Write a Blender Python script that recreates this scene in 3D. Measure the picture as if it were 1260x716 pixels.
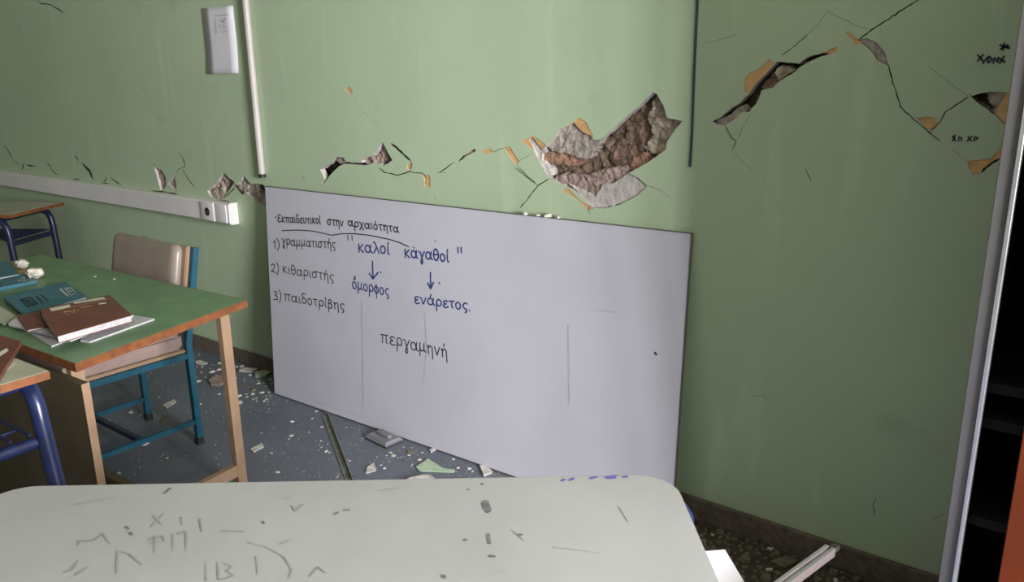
import bpy, bmesh, math, random
from mathutils import Vector, Matrix
from mathutils.geometry import delaunay_2d_cdt

for o in list(bpy.data.objects): bpy.data.objects.remove(o)
S = bpy.context.scene
COL = S.collection
PI = math.pi

# ------------------------------------------------------------------ camera
IW, IH = 1260, 716
YAW, PITCH, ROLL, FPX = .6585, .2625, .0135, 969.6
CAMZ = 1.5
D = 2.349                                    # distance of the damaged wall
def cam_axes():
    f = Vector((-math.sin(YAW)*math.cos(PITCH), math.cos(YAW)*math.cos(PITCH), -math.sin(PITCH)))
    r = Vector((math.cos(YAW), math.sin(YAW), 0)); d = f.cross(r)
    r2 = r*math.cos(ROLL) + d*math.sin(ROLL)
    return r2, f.cross(r2), f
CR, CD, CF = cam_axes()
cam_data = bpy.data.cameras.new('camera'); cam = bpy.data.objects.new('camera', cam_data); COL.objects.link(cam)
m3 = Matrix((CR, -CD, -CF)).transposed()
cam.matrix_world = Matrix.Translation((0, 0, CAMZ)) @ m3.to_4x4()
cam_data.sensor_width = 36; cam_data.lens = 36*FPX/IW; cam_data.clip_start = .02
S.camera = cam

# ------------------------------------------------------------------ light and exposure
S.view_settings.view_transform = 'Standard'; S.view_settings.look = 'None'
S.view_settings.gamma = 1; S.view_settings.use_curve_mapping = False
S.view_settings.exposure = 0.0
world = bpy.data.worlds.new('daylight'); S.world = world; world.use_nodes = True
bg = world.node_tree.nodes['Background']; bg.inputs[0].default_value = (.62, .78, 1, 1); bg.inputs[1].default_value = 0.08
def window_light(name, loc, rot, sx, sy, power, color):
    l = bpy.data.lights.new(name, 'AREA'); l.shape = 'RECTANGLE'; l.size = sx; l.size_y = sy
    l.energy = power; l.color = color
    o = bpy.data.objects.new(name, l); o.location = loc; o.rotation_euler = rot; COL.objects.link(o)
    return o
XR, YF, XL, ZC = 2.6, -3.6, -7.6, 3.0           # right wall, front wall (behind the camera), left wall, ceiling
WIN_R = (-.15, 1.0, .95, 2.4)                   # the windows of the right wall: y0, y1, z0, z1
WIN_F = (-6.2, -3.2, 1.0, 2.5)                  # window in the front wall: x0, x1, z0, z1
window_light('window_daylight', (XR+.14, (WIN_R[0]+WIN_R[1])/2, (WIN_R[2]+WIN_R[3])/2), (0, PI/2, 0), WIN_R[3]-WIN_R[2], WIN_R[1]-WIN_R[0], 720, (.97, .965, 1))
window_light('window_daylight_front', ((WIN_F[0]+WIN_F[1])/2, YF-.14, (WIN_F[2]+WIN_F[3])/2), (PI/2, 0, 0), WIN_F[1]-WIN_F[0], WIN_F[3]-WIN_F[2], 14, (1, 1, .93))

# ------------------------------------------------------------------ helpers
def ray(px, py): return CR*(px-IW/2) + CD*(py-IH/2) + CF*FPX
def onz(px, py, z=0.):
    d = ray(px, py); t = (z-CAMZ)/d.z; return Vector((d.x*t, d.y*t, z))
def ony(px, py, y=D):
    d = ray(px, py); t = y/d.y; return Vector((d.x*t, y, CAMZ+d.z*t))
def onplane(px, py, p0, nrm):
    d = ray(px, py); o = Vector((0, 0, CAMZ)); t = (p0-o).dot(nrm)/d.dot(nrm); return o+d*t

def node_mat(name): 
    m = bpy.data.materials.new(name); m.use_nodes = True
    nt = m.node_tree; return m, nt, nt.nodes['Principled BSDF']
MATS = {}
def mat(name, col, rough=.5, metal=0., var=.12, scale=14., bump=0., bscale=120., col2=None, spec=.5, detail=4, coat=0., fac=(.35, .65)):
    if name in MATS: return MATS[name]
    m, nt, b = node_mat(name); N = nt.nodes; L = nt.links
    tc = N.new('ShaderNodeTexCoord'); nz = N.new('ShaderNodeTexNoise'); nz.inputs['Scale'].default_value = scale
    nz.inputs['Detail'].default_value = detail; L.new(tc.outputs['Object'], nz.inputs['Vector'])
    mr = N.new('ShaderNodeMapRange'); mr.inputs[1].default_value = fac[0]; mr.inputs[2].default_value = fac[1]
    L.new(nz.outputs['Fac'], mr.inputs[0])
    mx = N.new('ShaderNodeMix'); mx.data_type = 'RGBA'; L.new(mr.outputs[0], mx.inputs[0])
    a = tuple(min(1, c*(1+var)) for c in col)+(1,)
    c2 = (tuple(col2)+(1,)) if col2 else tuple(c*(1-var) for c in col)+(1,)
    mx.inputs[6].default_value = a; mx.inputs[7].default_value = c2
    L.new(mx.outputs[2], b.inputs['Base Color'])
    b.inputs['Roughness'].default_value = rough; b.inputs['Metallic'].default_value = metal
    b.inputs['Specular IOR Level'].default_value = spec
    if coat: b.inputs['Coat Weight'].default_value = coat; b.inputs['Coat Roughness'].default_value = .15
    if bump:
        n2 = N.new('ShaderNodeTexNoise'); n2.inputs['Scale'].default_value = bscale; n2.inputs['Detail'].default_value = 5
        L.new(tc.outputs['Object'], n2.inputs['Vector'])
        bp = N.new('ShaderNodeBump'); bp.inputs['Strength'].default_value = bump; bp.inputs['Distance'].default_value = .004
        L.new(n2.outputs['Fac'], bp.inputs['Height']); L.new(bp.outputs['Normal'], b.inputs['Normal'])
    MATS[name] = m; return m

class MB:
    def __init__(s, M=None): s.v = []; s.f = []; s.m = []; s.M = M or Matrix.Identity(4)
    def add(s, vs, fs, mi=0):
        b = len(s.v); s.v += [s.M @ Vector(v) for v in vs]
        for f in fs: s.f.append([b+i for i in f]); s.m.append(mi)
    def box(s, x0, x1, y0, y1, z0, z1, mi=0, bev=0.):
        if bev > 0:
            bm = bmesh.new(); bmesh.ops.create_cube(bm, size=1)
            for v in bm.verts: v.co = Vector(((x0+x1)/2+v.co.x*(x1-x0), (y0+y1)/2+v.co.y*(y1-y0), (z0+z1)/2+v.co.z*(z1-z0)))
            bmesh.ops.bevel(bm, geom=bm.edges[:], offset=bev, segments=3, affect='EDGES', profile=.5)
            s.bm(bm, mi); return
        s.add([(x0,y0,z0),(x1,y0,z0),(x1,y1,z0),(x0,y1,z0),(x0,y0,z1),(x1,y0,z1),(x1,y1,z1),(x0,y1,z1)],
              [(0,3,2,1),(4,5,6,7),(0,1,5,4),(1,2,6,5),(2,3,7,6),(3,0,4,7)], mi)
    def bm(s, bm, mi=0):
        bm.verts.index_update(); s.add([v.co.copy() for v in bm.verts], [[v.index for v in f.verts] for f in bm.faces], mi); bm.free()
    def hexa(s, b4, t4, mi=0):                       # bottom ring, top ring
        n = len(b4); s.add(list(b4)+list(t4), [tuple(reversed(range(n))), tuple(range(n, 2*n))]+[(i, (i+1)%n, n+(i+1)%n, n+i) for i in range(n)], mi)
    def prism(s, poly, z0, z1, mi=0, mside=None):
        n = len(poly); b = [(p[0], p[1], z0) for p in poly]; t = [(p[0], p[1], z1) for p in poly]
        s.add(b+t, [tuple(reversed(range(n))), tuple(range(n, 2*n))], mi)
        s.add(b+t, [(i, (i+1)%n, n+(i+1)%n, n+i) for i in range(n)], mi if mside is None else mside)
    def tube(s, pts, r, seg=12, mi=0, square=False, up=None):
        pts = [Vector(p) for p in pts]; rings = []
        if square: seg = 4
        pn = None
        for i, p in enumerate(pts):
            d = ((pts[min(i+1, len(pts)-1)]-p).normalized() + (p-pts[max(i-1, 0)]).normalized()).normalized()
            if pn is None:
                u = Vector(up) if up else (Vector((0,0,1)) if abs(d.z) < .9 else Vector((0,1,0)))
                a = d.cross(u).normalized()
            else: a = (pn - d*pn.dot(d)).normalized()
            pn = a; c = d.cross(a); off = PI/4 if square else 0; rr = r*1.414 if square else r
            rings.append([p + a*math.cos(off+2*PI*k/seg)*rr + c*math.sin(off+2*PI*k/seg)*rr for k in range(seg)])
        vs = [v for R in rings for v in R]; fs = []
        for i in range(len(rings)-1):
            for k in range(seg): fs.append((i*seg+k, i*seg+(k+1)%seg, (i+1)*seg+(k+1)%seg, (i+1)*seg+k))
        fs.append(tuple(reversed(range(seg)))); fs.append(tuple(range((len(rings)-1)*seg, len(rings)*seg)))
        s.add(vs, fs, mi)
    def build(s, name, mats, parent=None, smooth=False, origin=None, angle=40):
        if not isinstance(mats, (list, tuple)): mats = [mats]
        if origin is None: origin = Vector(parent['_o']) if parent is not None and '_o' in parent else Vector((0,0,0))
        if parent is not None and parent.type == 'MESH' and '_o' in parent: origin = Vector(parent['_o'])
        me = bpy.data.meshes.new(name); me.from_pydata([tuple(v-Vector(origin)) for v in s.v], [], s.f)
        for m in mats: me.materials.append(m)
        me.polygons.foreach_set('material_index', s.m)
        bm = bmesh.new(); bm.from_mesh(me); bmesh.ops.recalc_face_normals(bm, faces=bm.faces[:]) if not getattr(s, 'keep', False) else None
        bm.to_mesh(me); bm.free()
        if smooth:
            me.polygons.foreach_set('use_smooth', [True]*len(me.polygons))
            me.set_sharp_from_angle(angle=math.radians(angle))
        me.update(); o = bpy.data.objects.new(name, me); COL.objects.link(o)
        o['_o'] = tuple(origin)
        if parent is not None: o.parent = parent
        else: o.location = origin
        return o
def tag(o, label, cat, group=None, kind=None):
    o['label'] = label; o['category'] = cat
    if group: o['group'] = group
    if kind: o['kind'] = kind
    return o
def thing(name, loc, label, cat, group=None):
    o = bpy.data.objects.new(name, None); COL.objects.link(o); o.location = loc; o['_o'] = tuple(loc); o.empty_display_size = .1
    return tag(o, label, cat, group)
def struct(o): o['kind'] = 'structure'; return o
def rrect(x0, x1, y0, y1, r, n=8):
    P = []
    for cx, cy, a in ((x1-r, y0+r, -PI/2), (x1-r, y1-r, 0), (x0+r, y1-r, PI/2), (x0+r, y0+r, PI)):
        for k in range(n+1): P.append((cx+r*math.cos(a+PI/2*k/n), cy+r*math.sin(a+PI/2*k/n)))
    return P
def frame_matrix(o, ux, uy):
    ux = Vector(ux).normalized(); uy = Vector(uy); uy = (uy-ux*uy.dot(ux)).normalized(); uz = ux.cross(uy)
    M = Matrix((ux, uy, uz)).transposed().to_4x4(); M.translation = Vector(o); return M
def pip(p, poly):
    x, y = p; c = False; j = len(poly)-1
    for i in range(len(poly)):
        xi, yi = poly[i]; xj, yj = poly[j]
        if (yi > y) != (yj > y) and x < (xj-xi)*(y-yi)/(yj-yi)+xi: c = not c
        j = i
    return c

# ------------------------------------------------------------------ materials
def wall_paint():
    m, nt, b = node_mat('green_wall_paint'); N = nt.nodes; L = nt.links
    tc = N.new('ShaderNodeTexCoord')
    def noise(scale, det=4, sx=1, sz=1):
        mp = N.new('ShaderNodeMapping'); mp.inputs['Scale'].default_value = (sx, 1, sz); L.new(tc.outputs['Object'], mp.inputs['Vector'])
        n = N.new('ShaderNodeTexNoise'); n.inputs['Scale'].default_value = scale; n.inputs['Detail'].default_value = det
        L.new(mp.outputs[0], n.inputs['Vector']); return n.outputs['Fac']
    def mix(fac, a, bb, lo, hi, amt):
        mr = N.new('ShaderNodeMapRange'); mr.inputs[1].default_value = lo; mr.inputs[2].default_value = hi; mr.inputs[4].default_value = amt; L.new(fac, mr.inputs[0])
        mx = N.new('ShaderNodeMix'); mx.data_type = 'RGBA'; L.new(mr.outputs[0], mx.inputs[0])
        if isinstance(a, tuple): mx.inputs[6].default_value = a+(1,)
        else: L.new(a, mx.inputs[6])
        mx.inputs[7].default_value = bb+(1,); return mx.outputs[2]
    c = mix(noise(1.3), WALLC, tuple(x*.93 for x in WALLC), .35, .65, 1)
    c = mix(noise(9, 5, 1, .12), c, tuple(min(1, x*1.14+.02) for x in WALLC), .60, .74, .5)     # pale vertical streaks
    c = mix(noise(5, 6), c, (WALLC[0]*.62, WALLC[1]*.66, WALLC[2]*.6), .66, .80, .5)             # grime
    c = mix(noise(55, 2), c, (.12, .15, .09), .80, .83, .6)                                       # specks
    L.new(c, b.inputs['Base Color']); b.inputs['Roughness'].default_value = .55; b.inputs['Specular IOR Level'].default_value = .35
    bp = N.new('ShaderNodeBump'); bp.inputs['Strength'].default_value = .18; bp.inputs['Distance'].default_value = .006
    L.new(noise(28, 6, 1, .6), bp.inputs['Height']); L.new(bp.outputs['Normal'], b.inputs['Normal'])
    return m
WALLC = (.48, .60, .405)
M_wall = wall_paint()
M_core = mat('dark_masonry', (.05, .04, .032), .95, var=.3)  # wall core; its dark tone also stands for shade in the cracks
M_plaster = mat('white_plaster', (.55, .50, .47), .95, var=.15, scale=30, bump=.5)
M_plgrey = mat('grey_render', (.40, .35, .31), .95, var=.25, scale=40, bump=.9, bscale=90)
M_yellow = mat('old_yellow_paint', (.66, .40, .17), .8, var=.12, scale=40)
M_brown = mat('brown_mortar', (.20, .14, .10), .98, var=.45, scale=30, bump=1., bscale=70)
M_stone = mat('brown_stone', (.22, .145, .11), .95, var=.4, scale=26, bump=1., bscale=80)
M_beige = mat('beige_rubble', (.42, .36, .28), .98, var=.35, scale=34, bump=1., bscale=80)
M_brick = mat('orange_brick', (.36, .21, .145), .95, var=.4, scale=38, bump=.8)
M_pink = mat('pinkish_plaster', (.36, .27, .24), .95, var=.2, scale=40, bump=.7)
M_base = mat('skirting_stone', (.13, .10, .08), .75, var=.25, scale=40, bump=.2)
M_ceil = mat('ceiling_paint', (.42, .40, .32), .9, var=.03)  # unseen ceiling kept dim so it bounces less light
M_side = mat('side_wall_paint', (.17, .18, .12), .7, var=.08, scale=3)  # unseen walls darkened to cut the light they bounce
M_metal = mat('grey_aluminium', (.20, .19, .19), .38, .75, var=.06, scale=6)
M_rim = mat('bright_aluminium', (.75, .75, .78), .25, .9, var=.04)
M_black = mat('black_laminate', (.006, .006, .006), .6, var=.2, spec=.2)  # near-black colour keeps the cabinet inside dark despite the side window
M_redwood = mat('orange_red_laminate', (.11, .022, .007), .8, var=.15, scale=5, spec=.1)
M_pvc = mat('white_pvc', (.82, .79, .79), .38, var=.03, scale=2, col2=(.77, .74, .73))
M_conduit = mat('aged_white_plastic', (.50, .455, .43), .4, var=.08, scale=6)
M_dark = mat('dark_plastic', (.02, .018, .016), .5)
M_board = mat('whiteboard_enamel', (.55, .54, .605), .32, var=.03, scale=3, spec=.4)
M_ink = mat('black_marker', (.03, .03, .045), .5, var=.1)
M_blueink = mat('blue_marker', (.03, .045, .20), .5, var=.1)
M_smear = mat('faded_marker', (.47, .46, .53), .5, var=.1)
M_paper = mat('white_paper', (.76, .74, .78), .8, var=.03, scale=6)
M_print = mat('grey_print', (.33, .31, .34), .8, var=.2)
M_laminate = mat('cream_laminate', (.365, .365, .36), .36, var=.03, scale=4, col2=(.34, .34, .33), spec=.4)
M_cream = mat('yellowish_laminate', (.42, .42, .32), .4, var=.08, scale=9)
M_orange = mat('orange_edge_wood', (.20, .066, .018), .5, var=.15, scale=35, col2=(.14, .046, .014))
M_green = mat('green_laminate', (.135, .235, .125), .42, var=.12, scale=8, spec=.4)
M_wood = mat('light_wood', (.32, .205, .125), .6, var=.08, scale=12)
M_darkwood = mat('dark_brown_board', (.10, .075, .035), .7, var=.15, scale=5)
M_teal = mat('teal_steel', (.008, .075, .115), .4, var=.15, scale=20)
M_blue = mat('blue_steel', (.013, .021, .075), .3, var=.2, scale=25, spec=.6)
M_navy = mat('dark_blue_steel', (.014, .018, .055), .35, var=.2, scale=25)
M_vinyl = mat('beige_vinyl', (.27, .22, .185), .3, var=.08, scale=12, bump=.1, bscale=300)
M_seat = mat('pink_beige_vinyl', (.30, .215, .185), .45, var=.1, scale=12)
M_bookblue = mat('teal_blue_cover', (.04, .145, .195), .42, var=.12, scale=16)
M_bookbrown = mat('maroon_cover', (.155, .045, .032), .4, var=.12, scale=14)
M_bookink = mat('dark_cover_print', (.008, .03, .04), .5)
M_label = mat('pale_cover_print', (.62, .60, .50), .6)
M_gold = mat('ochre_cover_print', (.50, .36, .16), .6)
M_pages = mat('page_paper', (.46, .44, .45), .85, var=.12, scale=60)
M_tissue = mat('crumpled_tissue', (.60, .55, .48), .9, var=.12, scale=20)
M_felt = mat('dark_felt', (.03, .03, .035), .95)
M_eraser = mat('grey_eraser_plastic', (.20, .20, .215), .45, var=.08)
M_olive = mat('olive_metal', (.25, .255, .21), .5, .3, var=.2, scale=30)
M_chipw = mat('plaster_chip_white', (.60, .57, .52), .95, var=.2, scale=40, bump=.4)
M_chipg = mat('plaster_chip_green', (.42, .53, .37), .8, var=.1, scale=30)
M_chipb = mat('plaster_chip_brown', (.17, .135, .095), .95, var=.3, scale=40, bump=.4)
M_graph = mat('faded_pencil', (.285, .285, .27), .6, var=.2)
M_scuff = mat('dark_scuff', (.14, .14, .145), .7, var=.4, scale=80)
M_purple = mat('purple_ink', (.12, .10, .40), .5)
M_cable = mat('dark_teal_cable', (.012, .06, .06), .5)
def floor_mat():
    m, nt, b = node_mat('blue_grey_linoleum'); N = nt.nodes; L = nt.links
    tc = N.new('ShaderNodeTexCoord')
    def nz(sc, d=5):
        n = N.new('ShaderNodeTexNoise'); n.inputs['Scale'].default_value = sc; n.inputs['Detail'].default_value = d; L.new(tc.outputs['Object'], n.inputs['Vector']); return n.outputs['Fac']
    def mix(fac, a, bb, lo, hi, amt=1.):
        mr = N.new('ShaderNodeMapRange'); mr.inputs[1].default_value = lo; mr.inputs[2].default_value = hi; mr.inputs[4].default_value = amt; L.new(fac, mr.inputs[0])
        mx = N.new('ShaderNodeMix'); mx.data_type = 'RGBA'; L.new(mr.outputs[0], mx.inputs[0])
        if isinstance(a, tuple): mx.inputs[6].default_value = a+(1,)
        else: L.new(a, mx.inputs[6])
        mx.inputs[7].default_value = bb+(1,); return mx.outputs[2]
    c = mix(nz(2.2), (.155, .170, .205), (.12, .132, .165), .35, .65)
    c = mix(nz(160, 2), c, (.27, .27, .29), .66, .74, .7)
    c = mix(nz(4.5, 6), c, (.20, .19, .18), .60, .80, .35)
    L.new(c, b.inputs['Base Color']); b.inputs['Roughness'].default_value = .55; b.inputs['Specular IOR Level'].default_value = .35
    return m
M_floor = floor_mat()

# ------------------------------------------------------------------ the room
T = .22
b = MB(); b.box(XL, XR, YF, D+T, -.12, 0); fl = struct(b.build('floor', M_floor))
b = MB(); b.box(XL, XR, YF, D+T, ZC, ZC+.12); struct(b.build('ceiling', M_ceil))
b = MB(); b.box(XL-.2, XL, YF-.2, D+T, -.12, ZC+.12); struct(b.build('wall_left', M_side))
b = MB(); y0, y1, z0, z1 = WIN_R
b.box(XR, XR+.2, YF-.2, D+T, -.12, z0); b.box(XR, XR+.2, YF-.2, D+T, z1, ZC+.12); b.box(XR, XR+.2, YF-.2, y0, z0, z1); b.box(XR, XR+.2, y1, D+T, z0, z1)
struct(b.build('wall_right', M_side))
b = MB(); x0, x1, z0, z1 = WIN_F
b.box(XL, XR, YF-.2, YF, -.12, z0); b.box(XL, XR, YF-.2, YF, z1, ZC+.12); b.box(XL, x0, YF-.2, YF, z0, z1); b.box(x1, XR, YF-.2, YF, z0, z1)
struct(b.build('wall_front', M_side))
def win_frame(name, P, n):                      # P(u, z, d): u along the window, d depth
    b = MB(); (u0, u1, z0, z1) = P[1]; f = P[0]
    def bar(a0, a1, c0, c1):
        b.hexa([f(a0,c0,.02), f(a1,c0,.02), f(a1,c0,.07), f(a0,c0,.07)], [f(a0,c1,.02), f(a1,c1,.02), f(a1,c1,.07), f(a0,c1,.07)])
    bar(u0, u1, z0, z0+.05); bar(u0, u1, z1-.05, z1)
    for k in range(n+1):
        c = u0+(u1-u0)*k/n; c = min(max(c, u0+.025), u1-.025); bar(c-.025, c+.025, z0+.05, z1-.05)
    struct(b.build(name, M_rim))
win_frame('window_1', (lambda u, z, d: (XR+d, u, z), WIN_R), 4)
win_frame('window_2', (lambda u, z, d: (u, YF-d, z), WIN_F), 3)

# ---- the cracked wall: paint skin, plaster body, masonry behind
def w2(px, py): p = ony(px, py); return (p.x, p.z)
C = {'1': (0,150,6.28), '2': (180,150,6.506), '3': (360,150,7.), '4': (520,150,5.967), '5': (640,100,4.09), '6': (860,40,3.767), '7': (1020,0,3.767), '8': (1100,80,4.475), 'T': (0,0,2.557), 'R': (320,80,3.5), 'F': (860,0,2.755)}
def px(k, pts): ox, oy, s = C[k]; return [(ox+u/s, oy+v/s) for u, v in pts]
rnd = random.Random(5)
def rough_poly(pts, amp=.45, step=3.2):
    out = []
    for i in range(len(pts)):
        a = Vector(pts[i]); c = Vector(pts[(i+1)%len(pts)]); n = max(1, int((c-a).length/step))
        for k in range(n):
            p = a.lerp(c, k/n)
            if k: p += Vector((rnd.uniform(-amp, amp), rnd.uniform(-amp, amp)))
            out.append((p.x, p.y))
    return out
PAINT_HOLES = []; BODY_HOLES = []; CRACKS = []
def crack(k, pts, w):
    pts = [Vector(p) for p in (px(k, pts) if k else pts)]; fine = [pts[0]]
    for a, c in zip(pts, pts[1:]):
        n = max(1, int((c-a).length/4))
        for i in range(1, n+1):
            p = a.lerp(c, i/n)
            if i < n: p = p+Vector((rnd.uniform(-.6, .6), rnd.uniform(-.6, .6)))
            fine.append(p)
    Lp, Rp = [], []; n = len(fine)
    for i, p in enumerate(fine):
        d = (fine[min(i+1, n-1)]-fine[max(i-1, 0)]).normalized(); q = Vector((-d.y, d.x))
        ww = w*(.25 if i in (0, n-1) else rnd.uniform(.55, 1.25))/2
        Lp.append(p+q*ww); Rp.append(p-q*ww)
    poly = [w2(*p) for p in Lp+Rp[::-1]]
    PAINT_HOLES.append(poly); BODY_HOLES.append(poly)
    if w >= .75: CRACKS.append(poly)
def flake(k, pts):                                # only the paint gone: old yellow paint shows
    PAINT_HOLES.append([w2(*p) for p in rough_poly(px(k, pts))])
FIELDS = []
def hole(k, pts, regions=None, base=(.028, 1), name='exposed_masonry'):
    P = [w2(*p) for p in rough_poly(px(k, pts))]
    PAINT_HOLES.append(P); BODY_HOLES.append(P)
    regs = [([w2(*p) for p in px(k, r[0])], r[1], r[2], r[3]) for r in (regions or [])]
    FIELDS.append((P, regs, base))
# materials of the fields: 0 white plaster 1 grey render 2 brown mortar 3 stone 4 beige 5 brick 6 pink 7 dark
# big hole -------------------------------------------------
flake('5', [(8,300),(60,272),(130,318),(110,360),(70,350)])
flake('5', [(195,243),(240,222),(275,203),(285,182),(335,205),(368,285),(330,285),(270,225)])
flake('5', [(205,545),(245,540),(300,600),(372,640),(345,650),(290,600)])
hole('5', [(72,350),(42,292),(60,282),(112,345),(132,328),(172,285),(198,247),(270,208),(312,255),(352,272),(370,294),(400,292),(440,265),(520,190),(600,125),(668,55),(690,65),(720,120),(740,185),(815,200),(770,258),(740,300),(735,340),(690,375),(640,410),(545,462),(600,490),(640,530),(590,575),(500,620),(420,640),(365,636),(300,570),(240,535),(152,490),(135,470),(100,410)],
     [([(0,0),(900,0),(900,716),(0,716)], .045, 2, .010),
      ([(40,280),(130,350),(110,400),(140,430),(150,480),(130,480),(60,350)], .008, 0, .002),
      ([(130,328),(172,285),(198,240),(270,200),(350,270),(400,292),(385,325),(350,375),(310,400),(200,365),(150,360)], .012, 1, .005),
      ([(105,370),(140,352),(200,362),(255,372),(310,400),(270,425),(200,425),(130,420),(105,400)], .018, 5, .006),
      ([(430,330),(480,300),(540,300),(600,270),(640,300),(560,420),(520,440),(450,430),(420,390)], .036, 3, .010),
      ([(500,240),(600,190),(640,260),(640,300),(560,330),(500,300)], .042, 3, .010),
      ([(640,130),(668,55),(720,120),(745,190),(820,200),(735,345),(690,378),(650,370),(600,340),(650,270),(620,190)], .028, 4, .011),
      ([(530,440),(560,380),(620,355),(660,390),(640,412),(550,465)], .024, 5, .006),
      ([(150,490),(200,465),(330,470),(420,440),(520,430),(545,462),(455,515),(410,520),(375,580),(300,560),(240,535)], .016, 6, .009),
      ([(240,520),(370,580),(410,520),(460,515),(545,458),(650,525),(590,575),(500,620),(420,640),(365,640)], .006, 0, .0018)],
     (.045, 2))
crack('5', [(145,488),(90,525),(0,640)], 1.3); crack('5', [(90,525),(0,455),(-30,430)], 1.0)
crack('5', [(640,525),(700,545),(760,590)], .5); crack('5', [(380,600),(340,640),(350,670)], .9)
# right of the cable ---------------------------------------
flake('6', [(213,275),(213,215),(240,185),(290,160),(325,122),(350,140),(280,225),(240,285)])
flake('6', [(560,98),(640,66),(643,84),(600,106)])
hole('6', [(62,412),(110,385),(150,350),(185,330),(235,280),(265,235),(320,180),(360,135),(400,138),(465,145),(500,115),(570,95),(610,96),(545,118),(500,143),(470,158),(440,185),(370,228),(345,255),(290,268),(275,320),(235,365),(200,370),(160,405),(120,432),(85,425)],
     [([(0,0),(700,0),(700,700),(0,700)], .04, 7, .008), ([(60,412),(120,385),(200,330),(225,360),(200,380),(120,440)], .010, 1, .004),
      ([(270,255),(330,190),(350,180),(355,250),(290,275)], .026, 2, .007), ([(335,190),(380,150),(440,165),(430,185),(360,225)], .014, 4, .006), ([(480,140),(560,110),(620,92),(545,125),(480,160)], .010, 6, .003),
      ([(255,330),(290,268),(330,262),(280,330),(235,370)], .006, 6, .003)], (.04, 7))
crack('6', [(120,430),(150,490),(172,500),(152,548)], 1.1); crack('6', [(165,550),(200,600),(270,655)], .45); crack('6', [(180,490),(240,370)], .5)
crack('6', [(505,12),(440,65),(380,105)], .8); crack('6', [(0,55),(185,10)], .4); crack('6', [(490,625),(522,690)], 1.0)
crack('F', [(440,35),(400,85),(330,150),(280,190)], .5); crack('F', [(420,30),(540,90),(580,100)], .45)
crack('6', [(145,350),(165,340)], 1.8)
crack('7', [(425,-6),(350,40),(265,95),(210,130),(133,186)], 1.7)
hole('7', [(133,184),(180,178),(225,200),(258,240),(276,302),(222,272),(212,245),(170,205)], [([(0,0),(700,0),(700,700),(0,700)], .007, 1, .003)], (.007, 1))
flake('7', [(75,148),(95,150),(135,182),(158,203),(125,208),(95,172)])
crack('7', [(150,192),(212,250),(222,275),(278,306),(300,395),(332,495),(390,550),(455,605),(520,658)], 1.5)
crack('7', [(470,605),(520,562),(538,520),(600,480),(650,448)], 1.4); crack('7', [(455,300),(550,380),(650,450)], .5)
flake('7', [(403,545),(490,543),(503,578),(470,602),(445,592)])
hole('8', [(425,170),(520,146),(617,150),(590,205),(555,272),(500,230),(450,195)], [([(0,0),(720,0),(720,720),(0,720)], .016, 4, .006), ([(420,165),(500,160),(540,255),(450,200)], .03, 7, .006)], (.016, 4))
flake('8', [(612,150),(645,152),(632,220),(612,330),(550,272)])
crack('8', [(415,160),(450,195),(500,230),(555,272),(612,328)], 1.4)
flake('8', [(403,533),(430,525),(535,513),(600,438),(608,490),(585,512),(500,562),(470,602),(430,602)])
crack('8', [(480,595),(510,562),(560,528),(592,512)], 2.4); crack('8', [(320,460),(405,538)], .5); crack('8', [(200,350),(210,410)], .7)
# between the board's left end and the big hole ---------------
flake('4', [(600,190),(640,180),(705,285),(692,318),(660,290),(630,240)])
flake('4', [(425,212),(490,200),(522,215),(480,236),(450,232)])
crack('4', [(605,190),(560,200),(525,222),(490,190)], .8)
hole('4', [(258,288),(300,245),(370,198),(392,203),(385,220),(330,245),(268,292)], [([(0,0),(999,0),(999,999),(0,999)], .012, 6, .006)], (.012, 6))
crack('4', [(270,280),(300,250),(320,240)], 1.6); crack('4', [(378,198),(390,215)], 2)
crack('4', [(110,378),(165,345),(235,290)], 1.1); crack('4', [(90,375),(140,320)], .6); crack('4', [(115,372),(178,372)], .9)
crack('4', [(690,318),(770,400),(848,470)], .9); crack('4', [(690,300),(810,230)], .5)
crack('4', [(608,185),(625,215)], 1.8)
flake('4', [(-5,385),(48,390),(52,482),(20,478),(12,420)])
hole('3', [(235,410),(330,350),(378,300),(440,308),(455,338),(520,352),(592,352),(595,330),(625,308),(690,290),(750,210),(775,170),(800,220),(860,330),(780,382),(758,360),(700,352),(610,382),(560,370),(440,362),(400,382),(340,440),(275,522),(248,548),(276,488)],
     [([(0,0),(1300,0),(1300,700),(0,700)], .05, 7, .01), ([(360,330),(378,295),(445,305),(440,350),(400,370)], .010, 6, .004), ([(590,350),(625,300),(700,285),(765,190),(790,300),(830,340),(750,360),(620,380)], .022, 6, .010), ([(770,165),(870,330),(800,350)], .05, 7, .006)], (.05, 7))
crack('3', [(848,183),(935,258),(1018,335)], 2.4); crack('3', [(1015,335),(1018,380),(1003,425)], 1.5)
crack('3', [(740,395),(790,435),(850,445),(900,460),(1005,425),(1060,440),(1110,440),(1148,482)], 1.2); crack('3', [(860,345),(905,418)], .7)
flake('3', [(1140,482),(1182,470),(1188,560),(1150,562)]); crack('3', [(1135,520),(1150,545)], 1.6); crack('3', [(75,495),(108,462)], 1.5)
flake('3', [(985,370),(1030,345),(1025,400),(1000,420)])
flake('R', [(366,100),(388,92),(400,120),(385,128)]); crack('R', [(385,115),(425,180),(500,260),(540,310)], .55); crack('3', [(1215,590),(1225,660),(1250,680)], .4)
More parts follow.
